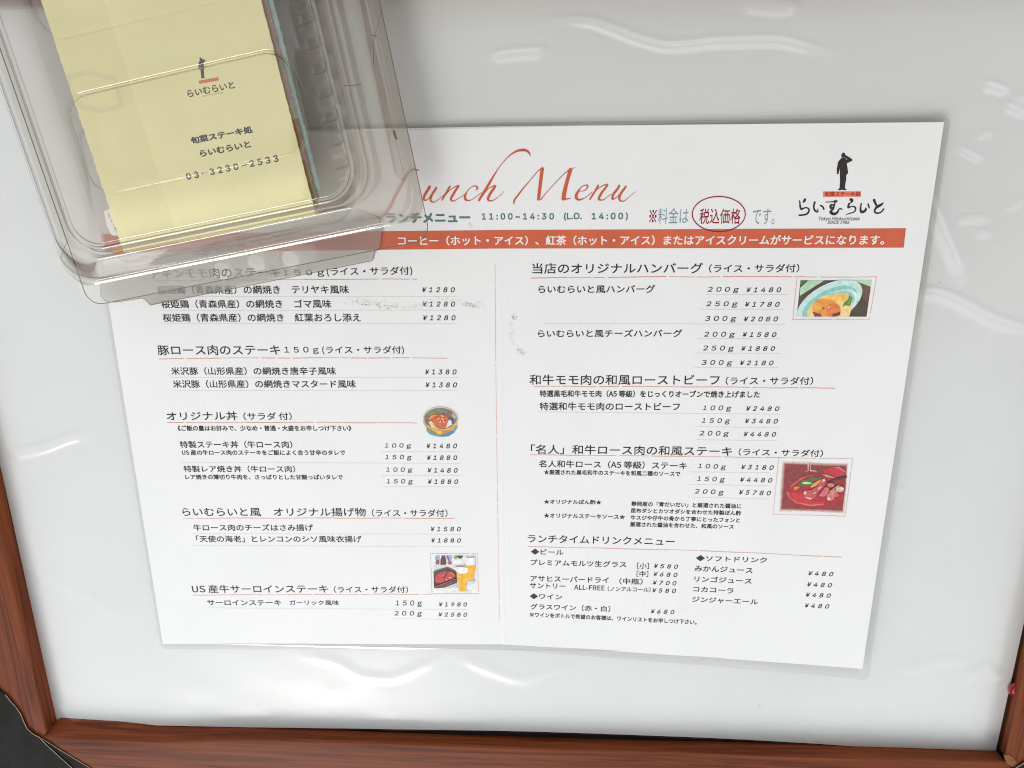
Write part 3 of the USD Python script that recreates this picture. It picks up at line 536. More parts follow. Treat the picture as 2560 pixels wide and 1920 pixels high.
BOX = [[(1721.7, 598.8), (1893.7, 598), (1878, 690), (1712.4, 690.5)], [(930, 1195.3), (1032, 1196), (1033.3, 1282), (933, 1282.7)], [(1682, 988.4), (1841.7, 991), (1825.5, 1114.7), (1669.8, 1111.3)]]
for k, b in enumerate(BOX):
    for i in range(4): scribble([b[i], b[(i + 1) % 4]], .26, 20 + 4 * k + i, M_pink, 'picture_border')
scribble([(1069.4, 572), (1072, 900), (1079, 1340)], .22, 60, M_pink, 'fold_line')

# ------------------------------------------------------------------ printed pictures (flat watercolour patches)
def picture(label, cw, org, src_w, patches):
    """patches: (name, colour, polygon in crop pixels), painted one over another; the first is the ground."""
    un = src_w / cw; par = None
    for k, (nm, col, pts) in enumerate(patches):
        g = Polygon(mpts(pts, un, org)).buffer(0)
        if len(pts) > 6: g = g.buffer(.35).buffer(-.35).simplify(.02)
        mname = 'paint_' + '_'.join(str(int(c)) for c in col)
        mat = MATS.get(mname) or MATS.setdefault(mname, plain(mname, lin(.86 * np.array(col) + .14 * 226), .5, 0, .15, 420.0, .3))
        if par is None:
            par = flat('picture', g, mat, menu, .05, 5, label=label)
        else: flat(nm, g, mat, par, .05 + .025 * k, 5)
MATS = {}
def ell(cx, cy, rx, ry, rot=0, n=28, a0=0, a1=360):
    a = np.radians(np.linspace(a0, a1, n, endpoint=a1 - a0 < 360)); x, y = rx * np.cos(a), ry * np.sin(a); c, s = math.cos(math.radians(rot)), math.sin(math.radians(rot))
    return [(cx + c * i - s * j, cy + s * i + c * j) for i, j in zip(x, y)]
def clip(pts, frame_pts):
    g = Polygon(pts).buffer(0).intersection(Polygon(frame_pts)); g = max(getattr(g, 'geoms', [g]), key=lambda q: q.area)
    return list(g.exterior.coords)[:-1]
# 1: plate of hamburg steak; crop (1900,640) 640 px wide shown 2212
fr = [(350, 210), (965, 208), (920, 525), (317, 523)]
C1 = lambda p: clip(p, fr)
picture('small printed picture of a hamburg steak on a pale green plate', 2212, (1900, 640), 640, [
    ('ground', (64, 52, 42), fr), ('green_cloth', (170, 206, 170), [(420, 210), (555, 210), (343, 345), (348, 275)]), ('green_cloth', (176, 214, 180), C1([(800, 208), (970, 208), (962, 268)])), ('dark_green', (70, 90, 50), [(350, 210), (415, 210), (348, 255)]),
    ('brown_table', (96, 66, 52), C1([(810, 212), (950, 265), (930, 400), (890, 380), (870, 260)])), ('plate', (188, 222, 214), C1(ell(600, 405, 310, 160, -28))), ('plate_well', (128, 196, 186), C1(ell(600, 420, 260, 125, -28))), ('plate_rim', (206, 232, 222), C1(ell(625, 440, 240, 118, -28))), ('plate_shade', (140, 200, 190), C1(ell(610, 440, 225, 108, -27))),
    ('sauce', (240, 206, 128), C1([(400, 480), (450, 410), (540, 345), (700, 322), (790, 340), (795, 420), (770, 525), (410, 524)])), ('sauce', (240, 186, 80), C1([(560, 350), (700, 328), (770, 345), (740, 385), (640, 400), (560, 385)])),
    ('meat', (226, 138, 56), C1(ell(570, 455, 122, 85, 10))), ('meat', (222, 112, 52), C1(ell(630, 470, 65, 62))), ('meat', (230, 160, 60), C1(ell(490, 440, 42, 36))), ('meat_shade', (110, 46, 50), C1([(450, 480), (520, 500), (530, 524), (470, 524)])), ('meat_shade', (100, 40, 50), C1([(625, 500), (690, 480), (690, 510), (620, 524)])),
    ('greens', (66, 120, 60), [(770, 335), (795, 365), (775, 430), (735, 425), (710, 440), (725, 400), (755, 385)]), ('greens', (104, 150, 70), [(775, 350), (790, 380), (765, 420), (748, 410)]), ('garnish', (222, 170, 60), ell(714, 362, 16, 18)), ('seeds', (150, 80, 30), ell(545, 452, 12, 9)), ('seeds', (240, 190, 120), ell(592, 440, 16, 7, -30))])
# 2: bowl; crop (1030,990) 150 px wide shown 2074
picture('small printed picture of a rice bowl topped with beef on a blue shadow', 2074, (1030, 990), 150, [
    ('blue_shadow', (92, 150, 176), [(480, 1130), (700, 1180), (1100, 1200), (1400, 1120), (1570, 1000), (1575, 1090), (1470, 1260), (1270, 1390), (1050, 1415), (800, 1390), (600, 1320), (520, 1230)]), ('blue_shadow_deep', (60, 126, 160), [(920, 1380), (1250, 1250), (1440, 1190), (1440, 1260), (1270, 1385), (1050, 1412)]),
    ('bowl_side', (214, 150, 58), [(385, 800), (400, 960), (500, 1100), (650, 1240), (900, 1340), (1120, 1320), (1400, 1180), (1550, 1020), (1590, 780)]), ('bowl_side_shade', (140, 110, 70), [(480, 1080), (600, 1150), (760, 1220), (900, 1335), (700, 1270), (560, 1180)]), ('bowl_glow', (230, 182, 50), [(760, 1190), (1000, 1200), (1060, 1240), (980, 1320), (860, 1300)]), ('bowl_side_red', (206, 120, 74), [(1060, 1230), (1300, 1180), (1360, 1170), (1180, 1310), (1040, 1325)]),
    ('rim', (206, 204, 150), ell(990, 770, 605, 400, 2)), ('bowl_inside', (110, 112, 108), ell(990, 775, 565, 368, 2)), ('bowl_inside_violet', (112, 96, 104), [(430, 700), (560, 640), (640, 800), (600, 1000), (680, 1090), (500, 980), (430, 850)]), ('bowl_inside_green', (128, 130, 70), [(590, 560), (800, 540), (930, 590), (780, 640), (600, 680)]), ('bowl_inside_rose', (140, 92, 84), [(1180, 520), (1280, 460), (1380, 560), (1330, 680), (1220, 620)]), ('bowl_inside_pale', (186, 176, 140), [(1380, 580), (1500, 640), (1540, 780), (1440, 760), (1390, 680)]),
    ('rim_front', (232, 180, 80), [(395, 870), (480, 1030), (640, 1110), (850, 1150), (1100, 1150), (1350, 1070), (1520, 900), (1580, 800), (1560, 930), (1400, 1090), (1130, 1185), (830, 1180), (600, 1110), (450, 1010)]),
    ('rice', (230, 220, 208), [(580, 900), (700, 830), (1200, 800), (1420, 850), (1400, 980), (1200, 1090), (900, 1130), (680, 1080)]), ('shiso', (196, 204, 104), [(640, 900), (720, 950), (830, 1060), (820, 1120), (720, 1100), (640, 1010)]), ('nori', (60, 70, 110), [(1270, 720), (1380, 770), (1440, 830), (1430, 960), (1380, 960), (1330, 850)]), ('rice', (214, 206, 206), [(1300, 790), (1370, 860), (1390, 930), (1330, 900)]),
    ('beef', (200, 86, 46), [(580, 760), (700, 670), (900, 640), (1080, 610), (1220, 680), (1280, 820), (1230, 920), (1180, 1080), (1000, 1130), (860, 1100), (760, 980), (700, 880), (600, 820)]), ('beef_orange', (226, 140, 50), [(580, 760), (680, 660), (830, 620), (900, 640), (720, 720), (620, 810)]), ('beef_pale', (222, 124, 92), [(740, 910), (840, 920), (850, 940), (740, 950)]), ('beef_pale', (226, 130, 96), [(770, 980), (890, 980), (890, 1005), (780, 1005)]), ('beef_pale', (220, 120, 96), [(920, 960), (980, 960), (990, 1000), (930, 990)]), ('beef_dark', (150, 56, 40), [(820, 720), (860, 700), (850, 740), (815, 750)]), ('beef_dark', (150, 50, 40), [(1040, 620), (1090, 610), (1080, 640), (1040, 640)]),
    ('radish', (232, 190, 176), [(1000, 640), (1080, 660), (1100, 700), (1060, 720)]), ('radish', (232, 184, 172), [(940, 900), (1010, 810), (1000, 910), (960, 930)]), ('radish', (230, 180, 160), [(1060, 830), (1110, 830), (1140, 920), (1100, 920)]), ('yolk', (210, 184, 50), ell(1065, 775, 45, 34)), ('yolk', (214, 160, 60), ell(920, 770, 60, 30, -30))])
# 3: beer and tray; crop (1060,1370) 150 px wide shown 1914
picture('small printed picture of two glasses of beer beside a lacquer box of red meat', 1914, (1060, 1370), 150, [
    ('ground', (232, 231, 229), [(300, 230), (1640, 235), (1650, 1420), (320, 1420)]), ('table', (196, 216, 216), [(300, 550), (780, 560), (560, 650), (310, 735)]), ('blue_shadow', (186, 206, 222), [(760, 1260), (1070, 1120), (1080, 1270)]), ('pale_green', (222, 224, 196), [(900, 540), (1320, 540), (1320, 570), (900, 580)]),
    ('blue_glass', (140, 160, 206), [(385, 245), (500, 245), (500, 410), (390, 410), (350, 340)]), ('blue_glass_dark', (70, 84, 140), [(355, 340), (400, 380), (490, 390), (480, 430), (400, 420)]), ('blue_glass', (140, 160, 206), [(690, 245), (890, 245), (880, 400), (790, 410), (730, 330)]), ('blue_glass_dark', (66, 80, 140), [(735, 245), (770, 245), (810, 400), (770, 410)]), ('star', (166, 64, 50), [(345, 440), (400, 440), (430, 400), (470, 440), (505, 430), (480, 490), (495, 540), (430, 510), (375, 545), (390, 490)]), ('star', (166, 64, 50), [(740, 450), (790, 440), (820, 410), (860, 440), (900, 450), (870, 490), (880, 535), (825, 505), (775, 535), (785, 490)]),
    ('bottle', (96, 48, 44), [(570, 240), (665, 240), (690, 340), (705, 400), (710, 530), (525, 530), (525, 390)]), ('lime', (138, 156, 74), ell(1015, 300, 58, 50)), ('leaf', (44, 50, 34), [(1000, 245), (1250, 250), (1200, 330), (1100, 320), (1080, 270)]),
    ('box', (60, 28, 26), [(310, 740), (760, 600), (1035, 740), (1055, 1100), (650, 1260), (325, 1270)]), ('box_rim', (120, 60, 62), [(320, 745), (755, 610), (1025, 745), (1020, 775), (755, 640), (330, 780)]), ('box_inside', (70, 60, 40), [(330, 790), (740, 650), (760, 700), (480, 790), (350, 960)]), ('meat', (190, 54, 58), [(340, 1040), (360, 920), (460, 800), (640, 740), (800, 740), (940, 790), (1005, 890), (900, 970), (700, 1040), (520, 1105), (400, 1090)]), ('yolk', (226, 140, 66), [(790, 735), (900, 760), (990, 860), (970, 880), (880, 790)]), ('spoon', (70, 40, 34), [(770, 770), (720, 880), (640, 960), (615, 940), (680, 860), (740, 770)]), ('shine', (240, 200, 190), [(800, 905), (870, 925), (850, 955), (800, 930)]), ('shine', (222, 120, 110), [(575, 850), (620, 830), (640, 860), (590, 880)]), ('shine', (226, 190, 180), [(705, 965), (740, 985), (730, 1010), (705, 1000)]),
    ('box_side', (84, 40, 44), [(330, 1220), (1030, 960), (1055, 1090), (660, 1250), (340, 1270)]), ('box_side_light', (150, 110, 112), [(335, 1222), (700, 1085), (1020, 955), (1025, 972), (690, 1110), (345, 1245)]), ('box_side_stripe', (124, 66, 68), [(430, 1255), (1040, 1020), (1045, 1050), (560, 1255)]),
    ('violet_shadow', (202, 204, 216), [(1400, 1060), (1560, 1010), (1640, 1040), (1600, 1130), (1480, 1150)]), ('violet_shadow', (206, 206, 216), [(1300, 1390), (1380, 1350), (1420, 1400), (1250, 1420)]),
    ('beer', (236, 170, 36), [(1320, 480), (1345, 530), (1620, 490), (1632, 700), (1580, 880), (1575, 980), (1490, 1010), (1395, 1000), (1390, 600), (1320, 600)]), ('foam', (238, 236, 234), [(1330, 300), (1620, 290), (1625, 500), (1480, 540), (1340, 515)]), ('beer', (236, 172, 34), [(1050, 770), (1150, 815), (1300, 810), (1400, 770), (1395, 960), (1350, 1100), (1335, 1330), (1280, 1368), (1180, 1368), (1115, 1310), (1100, 1080), (1050, 930)]), ('foam', (236, 234, 232), [(960, 620), (1080, 580), (1310, 590), (1390, 620), (1395, 760), (1290, 800), (1150, 805), (1050, 750)]), ('shine', (246, 220, 170), [(1115, 870), (1140, 870), (1135, 910), (1115, 905)])])
# 4: red plate with meat; crop (1900,1100) 320 px wide shown 2212; soft edged ground built of nested washes
washes = []
for k, (g, c) in enumerate([(30, (226, 212, 202)), (14, (204, 176, 166)), (0, (178, 128, 120)), (-14, (148, 78, 74)), (-28, (128, 44, 44))]):
    r = np.random.default_rng(30 + k); base = np.array([(410 - g, 395 - g), (760, 405 - g), (1100, 420 - g), (1500 + g * .6, 425 - g), (1480 + g * .6, 800), (1432 + g * .6, 1240 + g), (1050, 1225 + g), (700, 1215 + g), (355 - g, 1205 + g), (380 - g, 800)], float)
    washes.append(('wash', c, [tuple(p) for p in base + r.normal(0, 5, base.shape)]))
picture('small printed picture of sliced beef and asparagus on a red plate', 2212, (1900, 1100), 320, washes + [
    ('back_dish', (188, 40, 48), [(1100, 520), (1250, 465), (1380, 470), (1480, 560), (1480, 600), (1300, 650), (1120, 600)]), ('back_dish_rim', (216, 110, 110), [(1240, 466), (1370, 468), (1470, 540), (1476, 560), (1360, 490)]),
    ('red_plate', (164, 32, 40), [(455, 870), (560, 740), (700, 640), (900, 590), (1200, 640), (1400, 740), (1440, 900), (1430, 1040), (1250, 1130), (1000, 1165), (760, 1150), (560, 1080), (470, 980)]), ('plate_light', (192, 38, 46), [(480, 900), (760, 930), (860, 1040), (1120, 1080), (1100, 1110), (850, 1110), (600, 1050), (500, 970)]), ('plate_rim', (206, 92, 92), [(455, 880), (480, 890), (520, 990), (640, 1070), (860, 1110), (1100, 1095), (1090, 1120), (860, 1140), (620, 1085), (490, 990)]), ('plate_rim', (190, 70, 70), [(520, 790), (680, 655), (860, 600), (960, 590), (800, 640), (640, 730), (540, 820)]),
    ('glass_stem', (222, 176, 170), [(820, 390), (835, 390), (838, 525), (780, 548), (780, 540), (822, 520)]), ('glass_stem', (222, 176, 170), [(856, 390), (868, 390), (870, 515), (975, 530), (975, 540), (860, 535)]),
    ('asparagus', (60, 100, 50), [(640, 770), (740, 690), (820, 670), (850, 640), (1050, 640), (1040, 670), (900, 700), (930, 740), (880, 790), (700, 800)]), ('asparagus_tip', (206, 204, 120), [(720, 730), (790, 715), (860, 730), (900, 745), (800, 760), (730, 750)]), ('pepper', (214, 160, 70), [(860, 800), (960, 720), (1050, 670), (1040, 710), (960, 790), (890, 820)]), ('carrot', (214, 120, 50), [(580, 805), (650, 790), (690, 810), (600, 860), (580, 850)]),
    ('chopsticks', (66, 44, 40), [(1130, 735), (1300, 660), (1490, 612), (1494, 650), (1320, 690), (1150, 745)]), ('bean', (150, 150, 120), [(1065, 585), (1150, 590), (1280, 645), (1260, 655), (1130, 630)]),
    ('beef', (190, 70, 76), [(740, 920), (760, 870), (900, 850), (980, 790), (1050, 680), (1100, 650), (1130, 700), (1110, 780), (1000, 900), (930, 1000), (870, 1025), (780, 985)]), ('fat', (230, 196, 188), [(740, 920), (765, 880), (800, 890), (780, 940)]), ('fat', (232, 190, 186), [(1070, 680), (1110, 660), (1120, 700), (1080, 720)]), ('fat', (230, 186, 182), [(760, 970), (860, 990), (900, 1005), (860, 1022), (780, 990)]), ('fat', (226, 180, 176), [(900, 910), (950, 890), (960, 910), (910, 925)]), ('fat', (226, 176, 172), [(990, 830), (1040, 780), (1060, 800), (1010, 850)]),
    ('beef_roll', (206, 96, 100), [(1060, 880), (1110, 810), (1170, 810), (1190, 860), (1150, 930), (1100, 970), (1000, 960)]), ('beef_roll', (210, 104, 104), ell(1210, 970, 68, 70)), ('fat', (232, 180, 172), ell(1180, 1010, 30, 24)), ('beef_roll', (214, 120, 116), ell(1270, 900, 60, 52)), ('beef_roll', (220, 160, 150), ell(1370, 840, 70, 50)), ('beef_roll', (206, 108, 106), ell(1215, 770, 60, 36)), ('fat', (234, 200, 190), ell(1400, 830, 36, 26)), ('beef_roll', (200, 90, 96), ell(1300, 940, 44, 36)), ('sprig', (150, 140, 90), [(1180, 880), (1290, 800), (1350, 755), (1360, 775), (1290, 830), (1200, 900)])])

# scuff marks on the menu (irregular dirt)
def scuff(pts, spread, n, seed, mat, name='scuff_mark'):
    r = np.random.default_rng(seed); p = mpts(pts, OV); t = np.r_[0, np.cumsum(np.linalg.norm(np.diff(p, axis=0), axis=1))]; vs, fs = [], []
    for k in range(n):
        s = r.uniform(0, t[-1]); c = np.array([np.interp(s, t, p[:, 0]), np.interp(s, t, p[:, 1])]) + r.normal(0, spread, 2)
        rad = r.uniform(.06, .30) ; m = 6; a = np.sort(r.uniform(0, 2 * math.pi, m)); q = c + np.stack([np.cos(a) * 1.6, np.sin(a)], 1) * (rad * r.uniform(.5, 1.2, m))[:, None]
        fs += [[len(vs), len(vs) + i, len(vs) + i + 1] for i in range(1, m - 1)]; vs += q.tolist()
    v = np.array(vs); obj(name, (np.c_[v, lift(v[:, 0], v[:, 1]) + .16], np.array(fs)), mat, menu, kind='stuff')
scuff([(735, 655), (790, 652), (850, 662), (905, 662), (960, 648), (1010, 655), (1050, 664)], 1.0, 330, 1, M_smear)
scuff([(780, 655), (830, 660), (860, 664)], .7, 60, 2, M_dirt); scuff([(1005, 657), (1030, 662)], .5, 50, 3, M_dirt)
scuff([(1108, 680), (1112, 690)], .7, 30, 4, M_dirt); scuff([(1105, 700), (1108, 740), (1128, 763)], .8, 60, 5, M_smear); scuff([(1115, 755), (1135, 766)], .5, 30, 6, M_dirt)
scuff([(1016, 484), (1020, 488)], .4, 16, 7, M_smear)

# ------------------------------------------------------------------ clear plastic container
TH = math.radians(10.5); CX, CY = np.array([math.cos(TH), math.sin(TH)]), np.array([-math.sin(TH), math.cos(TH)])
def world(p): p = np.asarray(p, float); return np.concatenate([p[..., :1] * CX + p[..., 1:2] * CY, p[..., 2:]], -1)
box = thing('plastic_container', 'clear plastic clamshell food container holding leaflets, resting at the upper left of the board', 'container')
def ring(L, R, B, T, r, z, n=(170, 24, 130)):
    """Rounded rectangle, counter-clockwise from the lower left corner; every ring has the same number of points."""
    ns, nc, nl = n; pts = []
    sx, sy = np.linspace(0, 1, nl, endpoint=False), np.linspace(0, 1, ns, endpoint=False); a = np.linspace(0, math.pi / 2, nc, endpoint=False)
    pts += [(L + r + t * (R - L - 2 * r), B) for t in sx]; pts += [(R - r + r * math.sin(t), B + r - r * math.cos(t)) for t in a]
    pts += [(R, B + r + t * (T - B - 2 * r)) for t in sy]; pts += [(R - r + r * math.cos(t), T - r + r * math.sin(t)) for t in a]
    pts += [(R - r - t * (R - L - 2 * r), T) for t in sx]; pts += [(L + r - r * math.sin(t), T - r + r * math.cos(t)) for t in a]
    pts += [(L, T - r - t * (T - B - 2 * r)) for t in sy]; pts += [(L + r - r * math.cos(t), B + r - r * math.sin(t)) for t in a]
    p = np.array(pts); return np.c_[p, np.full(len(p), z)]
def interp_rings(keys, sub=4, smooth=True):
    K = np.array(keys, float); t = np.arange(len(K)); tt = np.linspace(0, len(K) - 1, (len(K) - 1) * sub + 1)
    return [ring(*[float(PchipInterpolator(t, K[:, c])(x)) if smooth else float(np.interp(x, t, K[:, c])) for c in range(6)]) for x in tt]
def skin(rings):
    R = np.array(rings); n, k = R.shape[:2]; idx = np.arange(n * k).reshape(n, k); nx = np.roll(idx, -1, 1)
    q = np.stack([idx[:-1], nx[:-1], nx[1:], idx[1:]], -1).reshape(-1, 4)
    return R.reshape(-1, 3), np.vstack([q[:, [0, 1, 2]], q[:, [0, 2, 3]]])
def fill(outer, holes, z):
    g = Polygon(outer[:, :2], [h[:, :2] for h in holes])
    v, f = trimesh.creation.triangulate_polygon(g, engine='earcut'); return np.c_[v, np.full(len(v), z)], f
def join(parts):
    vs, fs, n = [], [], 0
    for v, f in parts: vs.append(v); fs.append(f + n); n += len(v)
    m = trimesh.Trimesh(np.vstack(vs), np.vstack(fs), process=False); m.merge_vertices(digits_vertex=4); return m
def onesided(parts):
    m = join(parts); v, f = np.array(m.vertices), np.array(m.faces)
    nz = np.cross(v[f[:, 1]] - v[f[:, 0]], v[f[:, 2]] - v[f[:, 0]])[:, 2]; f[nz < 0] = f[nz < 0][:, ::-1]
    return v, f
def wobble(m, a=0.12, s=30.0, seed=1):
    v, f = m; d = meshkit.fbm(np.stack([v[:, 0] / s, v[:, 1] / s, v[:, 2] * 0], -1), 3, seed) - .5
    return v + np.c_[d * a * 2, d * a * 2, d * a], f
TOP = 452.0
lid_keys = [(-167.6, 13.5, 246.2, TOP, 8, 16.0), (-169.0, 12.4, 248, TOP - 1, 9, 16.05), (-172.6, 10.0, 255.5, TOP - 3, 13, 16.2), (-173.6, 9.2, 257.2, TOP - 4, 14, 17.0), (-173.0, 8.4, 258.0, TOP - 5, 15, 17.2), (-172.4, 7.6, 258.9, TOP - 6, 17, 18.1), (-169.0, 4.4, 262.3, TOP - 8, 17, 22.5), (-165.2, 0.6, 265.6, TOP - 10, 17, 26.8),
            (-163.8, -0.8, 266.4, TOP - 12, 17, 27.8), (-161.6, -2.8, 267.3, TOP - 13, 17, 28.4), (-159.2, -5.2, 268.0, TOP - 14, 17, 27.6), (-157.6, -6.9, 268.8, TOP - 15, 17, 26.5), (-156.4, -8.2, 269.4, TOP - 16, 17, 26.4), (-154.8, -10.4, 270.4, TOP - 17, 16, 29.6), (-153.6, -11.6, 271.0, TOP - 18, 15, 32.0), (-152.7, -12.5, 271.7, TOP - 19, 14.3, 32.4), (-151.9, -13.3, 272.4, TOP - 20, 13.5, 31.5), (-151.2, -14.0, 273.1, TOP - 20.6, 13, 31.35), (-150.5, -14.7, 273.8, TOP - 21.2, 12.8, 32.2), (-149.5, -15.9, 274.9, TOP - 22, 12.5, 32.4)]
lid_rings = interp_rings(lid_keys, 5)
panels = []
for (l, r, b, t) in ((-136.0, -27.3, 292.8, 339.3), (-135.5, -27.3, 360.0, 405.0)):
    panels.append(interp_rings([(l, r, b, t, 12, 32.4), (l + .5, r - .5, b + .5, t - .5, 11.5, 32.2), (l + 1.0, r - 1.0, b + 1.0, t - 1.0, 11, 31.45), (l + 1.5, r - 1.5, b + 1.5, t - 1.5, 10.5, 31.4), (l + 2.1, r - 2.1, b + 2.1, t - 2.1, 10, 32.5), (l + 2.9, r - 2.9, b + 2.9, t - 2.9, 9.5, 33.0)], 4))
def soft_edge(y, b): return np.clip((y - b) / 16.0, .22, 1)
for pn in panels:               # the lower edge of each panel is pressed in less
    for rg in pn: rg[:, 2] = 32.4 + (rg[:, 2] - 32.4) * soft_edge(rg[:, 1], pn[0][:, 1].min())
parts = [skin(lid_rings), fill(lid_rings[-1], [p[0] for p in panels], 32.4)]
for p in panels:
    fvv, fff = fill(p[-1], [], 33.0); fvv[:, 2] = 32.4 + .6 * soft_edge(fvv[:, 1], p[0][:, 1].min()); parts += [skin(p), (fvv, fff)]
lv, lf = wobble(onesided(parts), .10, 28.0, 4)
obj('lid', (world(lv), lf), M_pet, box, smooth=40)
tray_keys = [(-171.6, 13.3, 256.3, TOP, 8, 15.3), (-171.2, 11, 257.0, TOP - 2, 9, 15.25), (-170.5, 6, 258.4, TOP - 6, 14, 15.0), (-166, 1, 260.2, TOP - 9, 16, 14.8), (-156, -14, 261.8, TOP - 15, 16, 14.6), (-151, -17.5, 262.4, TOP - 18, 15, 14.2), (-147, -21, 263.0, TOP - 21, 14, 12.0), (-142, -28, 264.0, TOP - 25, 12, 9.9), (-139, -31, 265.0, TOP - 28, 10, 9.75)]
tray_rings = interp_rings(tray_keys, 6)
for rg in tray_rings:           # ribs pressed into the two long walls
    w = np.clip((14.6 - rg[:, 2]) / 1.2, 0, 1) * np.clip((rg[:, 2] - 9.75) / .8, 0, 1)
    side = (rg[:, 0] > -32) & (rg[:, 1] > 282) & (rg[:, 1] < TOP - 40)
    s = np.sin(2 * np.pi * (rg[:, 1] - 282) / 10.7); rg[:, 2] += np.where(side, 1.0 * w * np.tanh(2.5 * s), 0)
tv, tf = wobble(onesided([skin(tray_rings), fill(tray_rings[-1], [], 9.75)]), .08, 24.0, 9)
obj('tray', (world(tv), tf), M_tray, box, smooth=40)
# front flap that bends down onto the menu
FL = Polygon([(-168, 262), (-167.6, 257), (-170.0, 250.5), (-169.2, 248), (-166.5, 246.2), (-162, 245.6), (-148.6, 245.2), (-147.2, 244.0), (-145.6, 240.7), (-21.6, 241.3), (-20.6, 242.6), (-19.4, 245.4), (-16, 247), (-10, 262)])
def flap_z(p):
    t = np.clip((p[:, 1] - 242) / 16.0, 0, 1); z = .9 + 1.0 * t
    return z + .25 * np.sin(p[:, 0] / 17.0)
BT = ((-101.4, 250.4), (-82.5, 251.0), (-64.2, 249.5))
g = FL.difference(unary_union([Point(*b).buffer(5.25, 10) for b in BT])).segmentize(1.5)
pts = np.array([(x, y) for x in np.arange(-169, -10, 2.0) for y in np.arange(241.5, 262, 1.6) if g.buffer(-.6).contains(Point(x, y))])
from scipy.spatial import Delaunay
bp = np.vstack([np.array(r.coords)[:-1] for r in [g.exterior, *g.interiors]]); allp = np.vstack([bp, pts]); dl = Delaunay(allp); cen = allp[dl.simplices].mean(1)
keep = np.array([g.buffer(.02).contains(Point(*c)) for c in cen]); fz = flap_z(allp)
fv, ff = onesided([(np.c_[allp, fz], dl.simplices[keep])])
flap = obj('flap', (world(fv), ff), M_frost, box, smooth=40)
for (bx, by) in BT:
    a = np.linspace(0, 2 * math.pi, 40, endpoint=False); rows = []
    for rr, dz in ((5.3, .05), (5.0, .45), (4.6, .5), (3.9, .35)):
        q = np.stack([bx + rr * np.cos(a), by + rr * np.sin(a)], 1); rows.append(np.c_[q, flap_z(np.array([[bx, by]]))[0] + dz + 0 * q[:, 0]])
    cpt = np.array([[bx, by, flap_z(np.array([[bx, by]]))[0] + .3]]); v, f = skin(rows); n = len(v)
    fan = np.array([[n - 40 + k, n - 40 + (k + 1) % 40, n] for k in range(40)])
    obj('snap_button', (world(np.vstack([v, cpt])), np.vstack([f, fan])), M_pet, flap, smooth=40)

def bead(pts, r, name, mat, parent):
    p = np.asarray(pts, float); n = len(p); tg = np.roll(p, -1, 0) - np.roll(p, 1, 0); tg /= np.linalg.norm(tg, axis=1)[:, None]
    side = np.cross(tg, [0, 0, 1.0]); side /= np.linalg.norm(side, axis=1)[:, None]; a = np.linspace(0, 2 * math.pi, 7)[:-1]
    V = p[:, None] + r * (np.cos(a)[None, :, None] * side[:, None] + np.sin(a)[None, :, None] * np.array([0, 0, 1.0])); idx = np.arange(n * 6).reshape(n, 6); nx = np.roll(idx, -1, 0)
    q = np.stack([idx, nx, np.roll(nx, -1, 1), np.roll(idx, -1, 1)], -1).reshape(-1, 4)
    return obj(name, (world(V.reshape(-1, 3)), np.vstack([q[:, [0, 1, 2]], q[:, [0, 2, 3]]])), mat, parent, smooth=True)
M_rim = usdkit.material(stage, '/World/Looks/plastic_cut_rim', {'t': ('transparent_bsdf', {'color': (0.62, 0.58, 0.52)}), 'p': ('principled_bsdf', {'base_color': (0.16, 0.14, 0.12), 'roughness': 0.15}), 'm': ('mix_closure', {'fac': 0.45})}, [('t.BSDF', 'm.closure1'), ('p.BSDF', 'm.closure2')], surface='m.closure')
bead(lid_rings[0][::2], .22, 'rim', M_rim, box)
fo = np.array(FL.buffer(0).exterior.segmentize(1.5).coords)[:-1]; bead(np.c_[fo, flap_z(fo)], .16, 'flap_rim', M_rim, flap)
M_scr = plain('scratch_grey', (0.16, 0.14, 0.12), 0.6)
def scratch(pts, z, w, mat, name='scratch'):
    g = LineString([tuple(q) for q in at(np.array(pts, float), z)[:, :2]]).buffer(w / 2, 3)
    obj(name, slab(g, z - .06, z + .06), mat, box)
scratch([(952, 26), (949, 45), (944, 66), (938, 86)], 17.2, .16, M_scr); scratch([(936, 90), (934, 120), (933, 165)], 17.2, .22, M_scr); scratch([(931, 88), (941, 90)], 17.4, .5, M_scr)
scratch([(860, 214), (878, 214), (903, 211)], 30.0, .45, M_scr); scratch([(985, 328), (988, 338), (991, 346)], 17.3, 1.3, M_brown, 'glue_spot')
scratch([(168, 603), (160, 622), (152, 646)], 26.5, .22, M_scr); scratch([(444, 656), (446, 658)], 18.5, .5, M_scr); scratch([(515, 716), (517, 718)], 3.0, .4, M_scr)
# ------------------------------------------------------------------ leaflets inside the container
def torn(l, r, b, t, amp, seed):
    rr = np.random.default_rng(seed); pts = []
    n = 90
    pts += [(l + (r - l) * k / 30, b + rr.normal(0, amp * .4)) for k in range(30)]; pts += [(r + rr.normal(0, amp), b + (t - b) * k / n) for k in range(n)]
    pts += [(r, t), (l, t)]; pts += [(l + rr.normal(0, amp), t - (t - b) * k / n) for k in range(n)]
    return Polygon(pts).buffer(0)
def sheet(name, poly, z0, z1, mat, parent):
    m = slab(poly, z0, z1); return obj(name, (world(np.array(m.vertices)), np.array(m.faces)), mat, parent)
G = 'leaflets stacked in the container'
CT = 436.0
top = thing('leaflet', 'folded pale yellow shop leaflet on top of the stack in the container', 'leaflet', G)
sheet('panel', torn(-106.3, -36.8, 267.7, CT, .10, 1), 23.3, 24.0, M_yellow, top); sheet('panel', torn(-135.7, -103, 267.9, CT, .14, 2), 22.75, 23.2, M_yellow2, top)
l1 = thing('leaflet', 'leaflet with a brown edge showing just right of the top yellow one', 'leaflet', G); sheet('sheet', torn(-134.6, -34.5, 271.0, CT, .16, 3), 22.0, 22.6, M_brown, l1)
